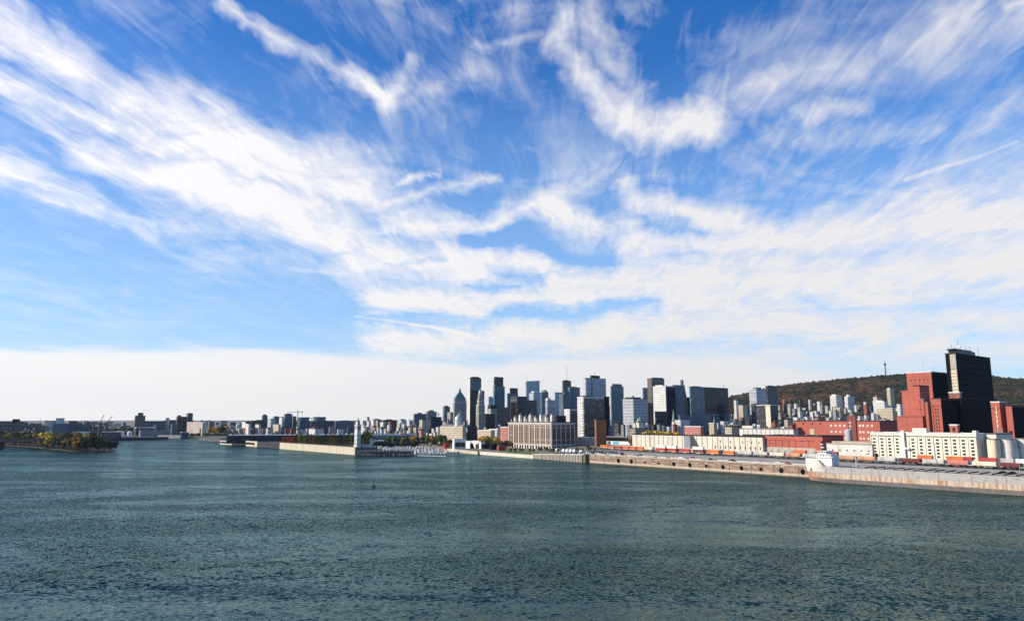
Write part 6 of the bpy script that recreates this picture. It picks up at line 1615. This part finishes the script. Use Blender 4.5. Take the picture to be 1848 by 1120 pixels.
# ------------------------------------------------------------------ lamp masts, cars, gulls' buoy
lamp(1395, 822, 799, 'double headed lamp mast before the red brick store, left one')
lamp(1449, 823, 796, 'double headed lamp mast just left of the ship bridge')
lamp(1515, 838, 797, 'tall lamp mast standing behind the ship right of its bridge')
lamp(1212, 817, 790, 'thin lamp mast before the long pale shed')
lamp(1745, 842, 800, 'thin lamp mast before the cream grain store')
lamp(1841, 850, 806, 'dark lamp mast near the right edge among containers')
lamp(1484, 806, 778, 'lamp mast rising over the brick store roof')
def car_proto(mat):
    e = empty('parked_car', (0, 0, 0))
    MB().prism([(-2.2, -.88), (2.2, -.88), (2.2, .88), (-2.2, .88)], .32, .92).build('body', mat, e)
    c = MB(); c.add([(-1.7, -.8, .921), (1.1, -.8, .921), (1.1, .8, .921), (-1.7, .8, .921), (-1.2, -.66, 1.5), (.4, -.66, 1.5), (.4, .66, 1.5), (-1.2, .66, 1.5)], [(0, 1, 5, 4), (1, 2, 6, 5), (2, 3, 7, 6), (3, 0, 4, 7), (4, 5, 6, 7)])
    c.build('windows', 'glass_pane', e)
    MB().box(-1.15, .35, -.6, .6, 1.501, 1.54).build('roof', mat, e)
    for x_ in (-1.35, 1.35):
        for y_ in (-.9, .72): 
            w_ = MB(); w_.add([(x_ + .33 * math.cos(a * .785), y_ + q * .18, .33 + .33 * math.sin(a * .785)) for q in (0, 1) for a in range(8)], [(i, (i + 1) % 8, (i + 1) % 8 + 8, i + 8) for i in range(8)] + [tuple(range(8)), tuple(range(15, 7, -1))])
            w_.build('wheel', 'plain_black', e)
    return e
cp = {}
rc = random.Random(8); CC = [('white_paint', 'white'), ('silver_paint', 'silver'), ('black_paint', 'black'), ('red_paint', 'red'), ('blue_paint', 'blue')]
def car(x, y, z, rz, where):
    mat, nm = rc.choices(CC, (8, 6, 6, 2, 2))[0]
    lb = '%s car parked %s' % (nm, where); gr = '%s cars parked %s' % (nm, where)
    if mat not in cp: cp[mat] = car_proto(mat); e = cp[mat]; e.location = (x, y, z); e.rotation_euler = (0, 0, rz); e.scale = (1.25,) * 3; tag(e, lb, 'car', gr)
    else: e = copy_tree(cp[mat], (x, y, z), rz, 1.25, lb, gr)
    e['category'] = 'car'
for r_, (a_, n, b0) in enumerate(((16, 20, -62), (25, 22, -70), (36, 22, -80))):
    for i in range(n):
        if rc.random() < .15: continue
        p = qa - qd * (i * 4.1 + b0 + 62) * 1.0 + AX * (a_) ; car(p.x, p.y, gz(p.x, p.y) + .07, TH + (math.pi if rc.random() < .5 else 0), 'near the quay edge beside the warehouse')
for i in range(16):
    p = qa + qd * (20 + i * 24 + rc.uniform(-8, 8)) + AX * rc.choice((20.5, 16.5, 9)); car(p.x, p.y, QZ + .06, RZ, 'on the quay road')
for i in range(26):
    p = gpt(760 + i * 5.6 + rc.uniform(-1, 1), 803.5 + i * .15, QL); car(p.x, p.y, gz(p.x, p.y) + .05, R(rc.uniform(20, 50)), 'on the promenade behind the marina')
# white marquees on the quay right of the warehouse
for i in range(9):
    p = gpt(998 + i * 6.5, 813.5 + i * .35, ground_level(998 + i * 6.5)); z_ = gz(p.x, p.y)
    e = empty('marquee', (p.x, p.y, z_), TH, 'small white peaked marquee on the quay beside the warehouse', 'tent', 'white marquees beside the warehouse')
    MB().box(0, 4.4, 0, 4.4, .1, 2.4).build('tent_wall', 'white_paint', e)
    MB().frus(2.2, 2.2, 2.403, 4.4, 3.3, .15, 4, rot=.785).build('tent_roof', 'white_paint', e)
# buoy
p = gpt(674, 878); e = empty('channel_buoy', (p.x, p.y, 0), 0, 'small dark channel buoy floating alone in mid river', 'buoy')
MB().frus(0, 0, -.4, .9, 1.3, 1.3, 12).build('float', 'steel_dark', e)
MB().frus(0, 0, .9, 4.2, .8, .3, 4).frus(0, 0, 4.2, 5.2, .5, .1, 6).build('lattice_top', 'green_paint', e)
MB().bar((1.3, 0, .8), (3.2, 0, .9), .12).build('mooring_arm', 'white_paint', e)

# ------------------------------------------------------------------ filler houses of the town, each a thing of its own
rf_ = random.Random(77)
HC = [('f_white', 'white', 'roof_white'), ('f_beige', 'beige', 'roof_gravel'), ('f_grey', 'grey', 'roof_grey'), ('f_stone', 'stone coloured', 'roof_gravel'), ('f_brick', 'red brick', 'roof_dark'), ('f_darkgrey', 'charcoal', 'roof_dark'), ('f_whitedots', 'pale', 'roof_white'), ('f_bluegrey', 'blue grey', 'roof_grey')]
marks = [(-50, 'the wooded island'), (150, 'the far left gantry'), (280, 'the grain elevator'), (355, 'the beige silo block'), (410, 'the terminal tip'), (480, 'the left skyline cluster'), (560, 'the poplar row'), (640, 'the clock tower'), (710, 'the blue pier shed'), (765, 'the marina'), (830, 'the pyramid roofed tower'), (870, 'the white pavilions'), (960, 'the great warehouse'), (1060, 'the black balcony high rise'), (1155, 'the ornate town hall'), (1250, 'the pink block'), (1310, 'the dark teal building'), (1395, 'the white crenellated shed'), (1470, 'the upper red brick building'), (1530, 'the hillside towers'), (1600, 'the tall beige hillside tower'), (1690, 'the red brick complex'), (1830, 'the rightmost brick pier')]
fill = []
fill_rows = [ # x from, to, distance, roofline lo, hi, width lo, hi, weights, row word
 (650, 905, 2150, 757.5, 764, 5, 12, (3, 2, 5, 3, 1, 6, 2, 2), 'farthest row'),
 (655, 905, 1850, 765, 771, 4, 9, (6, 5, 2, 3, 1, 4, 4, 1), 'middle row'),
 (655, 915, 1580, 771, 778, 4, 9, (6, 5, 2, 3, 1, 3, 4, 1), 'front row'),
 (655, 768, 1480, 777, 782, 4, 9, (6, 5, 2, 3, 1, 3, 4, 1), 'low front row'),
 (1095, 1340, 1750, 752, 764, 7, 14, (3, 3, 3, 3, 5, 5, 2, 2), 'back row'),
 (1098, 1240, 1330, 765, 775, 7, 13, (3, 3, 3, 2, 6, 3, 2, 1), 'front row'),
 (1290, 1440, 1480, 757, 768, 8, 16, (3, 3, 3, 2, 4, 6, 2, 1), 'back row'),
 (1296, 1430, 1250, 766, 774, 8, 15, (3, 3, 3, 2, 4, 6, 2, 1), 'front row'),
 (1318, 1345, 2300, 722, 735, 4, 8, (4, 3, 3, 2, 2, 4, 3, 2), 'upper slope'),
 (1404, 1640, 2600, 721, 737, 5, 11, (6, 3, 3, 2, 2, 3, 4, 2), 'upper slope'),
 (1404, 1630, 2250, 730, 745, 6, 12, (6, 4, 3, 2, 2, 4, 3, 1), 'middle slope'),
 (1404, 1630, 1800, 740, 753, 7, 15, (6, 5, 4, 2, 1, 6, 3, 1), 'lower slope'),
 (1404, 1600, 1450, 752, 759, 9, 20, (4, 3, 4, 2, 2, 7, 3, 1), 'foot of slope'),
 (1800, 1870, 1500, 722, 733, 5, 10, (5, 3, 3, 2, 2, 3, 6, 1), 'on slope'),
 (380, 650, 3000, 765, 771, 6, 14, (3, 2, 4, 2, 1, 5, 2, 3), 'distant row'),
 (430, 640, 2250, 770, 777, 7, 15, (6, 3, 3, 2, 3, 3, 5, 1), 'behind pier terminal'),
 (0, 245, 3400, 765, 771, 7, 16, (2, 2, 4, 2, 1, 5, 2, 4), 'distant shore'),
 (0, 640, 4700, 758.5, 764, 6, 15, (1, 1, 3, 1, 1, 6, 1, 5), 'farthest horizon row'),
 (0, 240, 2700, 768, 775, 7, 16, (3, 2, 4, 2, 1, 5, 2, 3), 'second distant shore row'),
 (768, 905, 1420, 780, 785, 5, 10, (6, 5, 2, 3, 1, 3, 4, 1), 'lowest front row'),
 (380, 440, 2600, 772, 779, 5, 12, (4, 2, 4, 2, 1, 4, 2, 2), 'far bank'),
]
for xa, xb, Y_, lo, hi, wl, wh, wts, word in fill_rows:
    x = xa
    while x < xb:
        w_ = rf_.uniform(wl, wh); yy = Y_ * rf_.uniform(.95, 1.05); top_ = rf_.uniform(lo, hi)
        if rf_.random() < .93:
            zb = gz(kx(x) * yy, yy)
            zt = zat(top_, yy, x)
            if zt < zb + 6: zt = zb + rf_.uniform(6, 11)
            if zt > zb + 46: zt = zb + rf_.uniform(26, 46)
            wall, cn, roof = rf_.choices(HC, wts)[0]
            xe = x + w_ * rf_.uniform(.35, .6) if x > 640 else x + w_ * rf_.uniform(.1, .3)
            fill.append((x, xe, x + w_ * rf_.uniform(.9, 1.0), yy, zt, zb, wall, cn, roof, word))
        x += w_ * rf_.uniform(1.0, 1.25)
def near(px): return min(marks, key=lambda m_: abs(m_[0] - px))[1]
labs = []
for f in fill:
    fl = 'low' if f[4] - f[5] < 13 else ('mid height' if f[4] - f[5] < 24 else 'tall')
    labs.append('%s %s building, %s, near %s' % (fl, f[7], f[9], near(f[0])))
cnt = Counter(labs); idx = Counter()
order = sorted(range(len(fill)), key=lambda i: fill[i][0])
for i in order:
    x0, xe, x1, yy, zt, zb, wall, cn, roof, word = fill[i]; lb = labs[i]; k = idx[lb]; idx[lb] += 1
    th = TH if x0 > 640 else R(22)
    kind = rf_.random()
    tops = []
    if kind < .5: tops = [('rooftop_unit', .2, .2 + rf_.uniform(.2, .5), .2, .2 + rf_.uniform(.2, .5), rf_.uniform(1.5, 4), rf_.choice(['roof_grey', 'white_paint', 'roof_dark']))]
    e = bld('town_building', ordl(lb, k, cnt[lb]), 'building', x0, xe, x1, 757, yy, wall, th=th, roof=roof, base=zb, ztop=zt, group='lesser buildings of the town', par=.8, hide=14, tops=tops)
    A, B_, H = D(e)
    if kind > .72 and H < 16:
        MB().gable(-.3, A + .3, -.3, B_ + .3, H + 1.2, H + 1.2 + min(A, B_) * .32, 'y' if B_ > A else 'x').build('pitched_roof', rf_.choice(['roof_dark', 'roof_grey', 'roof_red', 'roof_green']), e)
    elif kind > .66: MB().box(A * .6, A * .6 + 1.2, B_ * .1, B_ * .1 + 1.2, H + .4, H + 3.5).build('chimney', 'brick_dark', e)

# ------------------------------------------------------------------ town trees
rt = random.Random(15)
def grove(xa, xb, Y_, n, mats, s0, s1, where, kind='round', base=None):
    base = None
    for i in range(n):
        px = xa + (xb - xa) * (i + rt.uniform(.1, .9)) / n; yy = Y_ + rt.uniform(-14, 14)
        x_ = kx(px) * yy; z_ = gz(x_, yy) if base is None else base
        mat = rt.choice(mats); s = rt.uniform(s0, s1)
        tree(kind, rt.choice((1, 2, 3)), mat, x_, yy, z_ - .3, s, '%s %s %s' % (COLN[mat], 'tree' if kind == 'round' else 'bush', where), '%s trees %s' % (COLN[mat], where), 'tree' if kind == 'round' else 'bush')
Ld, Lg, Ly, Lo, Lv, Lr, Lu = 'leaf_dark', 'leaf_green', 'leaf_yellow', 'leaf_orange', 'leaf_olive', 'leaf_red', 'leaf_rust'
grove(652, 676, 1440, 8, [Lg, Lv, Ld], 1.4, 1.9, 'right of the clock tower')
grove(699, 724, 1530, 6, [Ly, Lo, Lv], 1.3, 1.6, 'above the blue pier shed')
grove(766, 815, 1370, 11, [Lg, Ly, Ly, Lg], 1.2, 1.6, 'on the promenade behind the marina')
grove(800, 860, 1300, 9, [Ld, Lg, Lu], .7, 1.0, 'behind the white pavilions')
grove(861, 884, 1260, 5, [Ly, Ly, Lo], 1.2, 1.6, 'in the golden clump left of the great warehouse')
grove(868, 922, 1180, 11, [Ld, Lv, Lu, Lg], .85, 1.15, 'in the park left of the great warehouse')
grove(700, 760, 1380, 8, [Ly, Lv, Lo, Lg], 1.0, 1.3, 'behind the blue pier shed')
grove(770, 900, 1460, 10, [Lv, Ly, Lg, Ld], .9, 1.2, 'between the old town houses')
grove(1095, 1240, 1290, 8, [Lv, Ly, Ld, Lo], .8, 1.1, 'between the houses behind the long shed')
grove(890, 902, 1240, 2, [Ly, Lv], 1.1, 1.3, 'before the white condominium block')
grove(918, 990, 1060, 9, [Lv, Lu, Lg], .42, .58, 'along the lawn at the warehouse foot', 'round', QL)
grove(985, 1022, 1040, 7, [Ld, Lg], .9, 1.2, 'in the hedge at the lawn end', 'bush', QL)
grove(1036, 1075, 960, 6, [Ld, Lv], .4, .6, 'between the great warehouse and the rail yard', 'round', QZ)
grove(1125, 1138, 1200, 2, [Lo, Ly], .6, .8, 'left of the ornate town hall')
grove(1165, 1222, 1160, 11, [Ly, Ly, Ly, Lv], 1.5, 1.85, 'above the long pale shed')
grove(1312, 1336, 1420, 4, [Ly, Ly], 1.9, 2.2, 'in the golden clump left of the white crenellated shed')
grove(1354, 1402, 1220, 8, [Ly, Lv, Ly, Ly], 1.8, 2.2, 'above the white crenellated shed')
grove(380, 412, 2250, 9, [Lo, Ly, Ld, Lo], 1.6, 2.2, 'on the far bank right of the beige silo block')
grove(0, 245, 2900, 8, [Ld, Ld, Lg, Lv], 1.3, 1.8, 'on the distant left shore')
grove(158, 244, 2500, 8, [Ld, Lg, Ld], 1.4, 2.0, 'below the far left gantry')
def belt(xa, xb, Y_, n, label, mat, dy=120, s0=4, s1=9):
    mb = MB(); q = random.Random(int(xa + Y_))
    for i in range(n):
        px = q.uniform(xa, xb); yy = Y_ + q.uniform(-dy, dy); x_ = kx(px) * yy; z_ = gz(x_, yy); s = q.uniform(s0, s1)
        mb.add([(x_ + c.x * s * q.uniform(.8, 1.2), yy + c.y * s, z_ + s * .7 + c.z * s * q.uniform(.7, 1.1)) for c in iv], iff)
    tag(mb.build('tree_belt', mat), label, 'tree belt', kind='stuff')
belt(-60, 245, 3000, 420, 'dark mass of far trees on the distant left shore', 'leaf_dark')
belt(345, 440, 2150, 110, 'dark shore trees and scrub on the far bank left of the terminal', 'leaf_dark', 50, 3, 6)
belt(150, 245, 2350, 170, 'dark green tree mass below the far left gantry', 'leaf_dark', 100, 4, 8)
belt(395, 640, 2800, 260, 'dark mass of far trees behind the left skyline', 'leaf_dark')
belt(650, 910, 1650, 200, 'olive trees scattered thick among the old town roofs', 'leaf_olive', 250, 3, 6)
belt(1404, 1640, 2350, 260, 'dark trees thick between the hillside buildings', 'leaf_dark', 400, 4, 8)
grove(1525, 1568, 830, 6, [Ld, Lg], .7, 1.1, 'beside the low white freight shed', 'bush', QZ)
grove(1560, 1585, 800, 3, [Ld, Lg], .9, 1.2, 'at the left foot of the cream grain store', 'bush', QZ)
grove(1408, 1636, 2100, 10, [Ld, Lv, Lu, Lr], 1.1, 1.6, 'between the buildings on the hillside')
grove(1408, 1600, 1950, 9, [Ld, Lv, Lg], .9, 1.3, 'between the lower hillside buildings')
grove(1800, 1870, 1700, 6, [Ld, Lv], .9, 1.3, 'behind the rightmost brick pier')

# every look-alike gets its own place in the row, counted from the left of the view
U = ['', 'first', 'second', 'third', 'fourth', 'fifth', 'sixth', 'seventh', 'eighth', 'ninth', 'tenth', 'eleventh', 'twelfth', 'thirteenth', 'fourteenth', 'fifteenth', 'sixteenth', 'seventeenth', 'eighteenth', 'nineteenth']
def ordinal(n):
    if n < 20: return U[n]
    tens = {2: 'twent', 3: 'thirt', 4: 'fort', 5: 'fift', 6: 'sixt', 7: 'sevent', 8: 'eight', 9: 'ninet'}[n // 10]
    return tens + 'ieth' if n % 10 == 0 else tens + 'y-' + U[n % 10]
bylab = {}
for o in scene.objects:
    if o.parent is None and 'label' in o: bylab.setdefault(o['label'], []).append(o)
for lb, os_ in bylab.items():
    if len(os_) < 2 : continue
    os_.sort(key=lambda o: o.location.x / max(1, o.location.y))
    for i, o in enumerate(os_):
        o['label'] = lb + (', leftmost' if i == 0 else (', rightmost' if i == len(os_) - 1 else ', %s from left' % ordinal(i + 1)))
for o in list(scene.objects):
    if 'dims' in o: del o['dims']
# ------------------------------------------------------------------ the air
hb = MB().box(-9000, 9000, -600, 9500, -1.2, 420)
m = bpy.data.materials.new('thin_haze'); m.use_nodes = True
t = NT(m.node_tree); t.n.clear()
pv = t.new('ShaderNodeVolumePrincipled', {'Color': (0.62, 0.76, 0.95, 1), 'Density': 0.000015, 'Anisotropy': 0.2})
t.new('ShaderNodeOutputMaterial', {'Volume': pv.outputs[0]})
MATS['thin_haze'] = m
o = hb.build('haze', 'thin_haze'); o['kind'] = 'stuff'
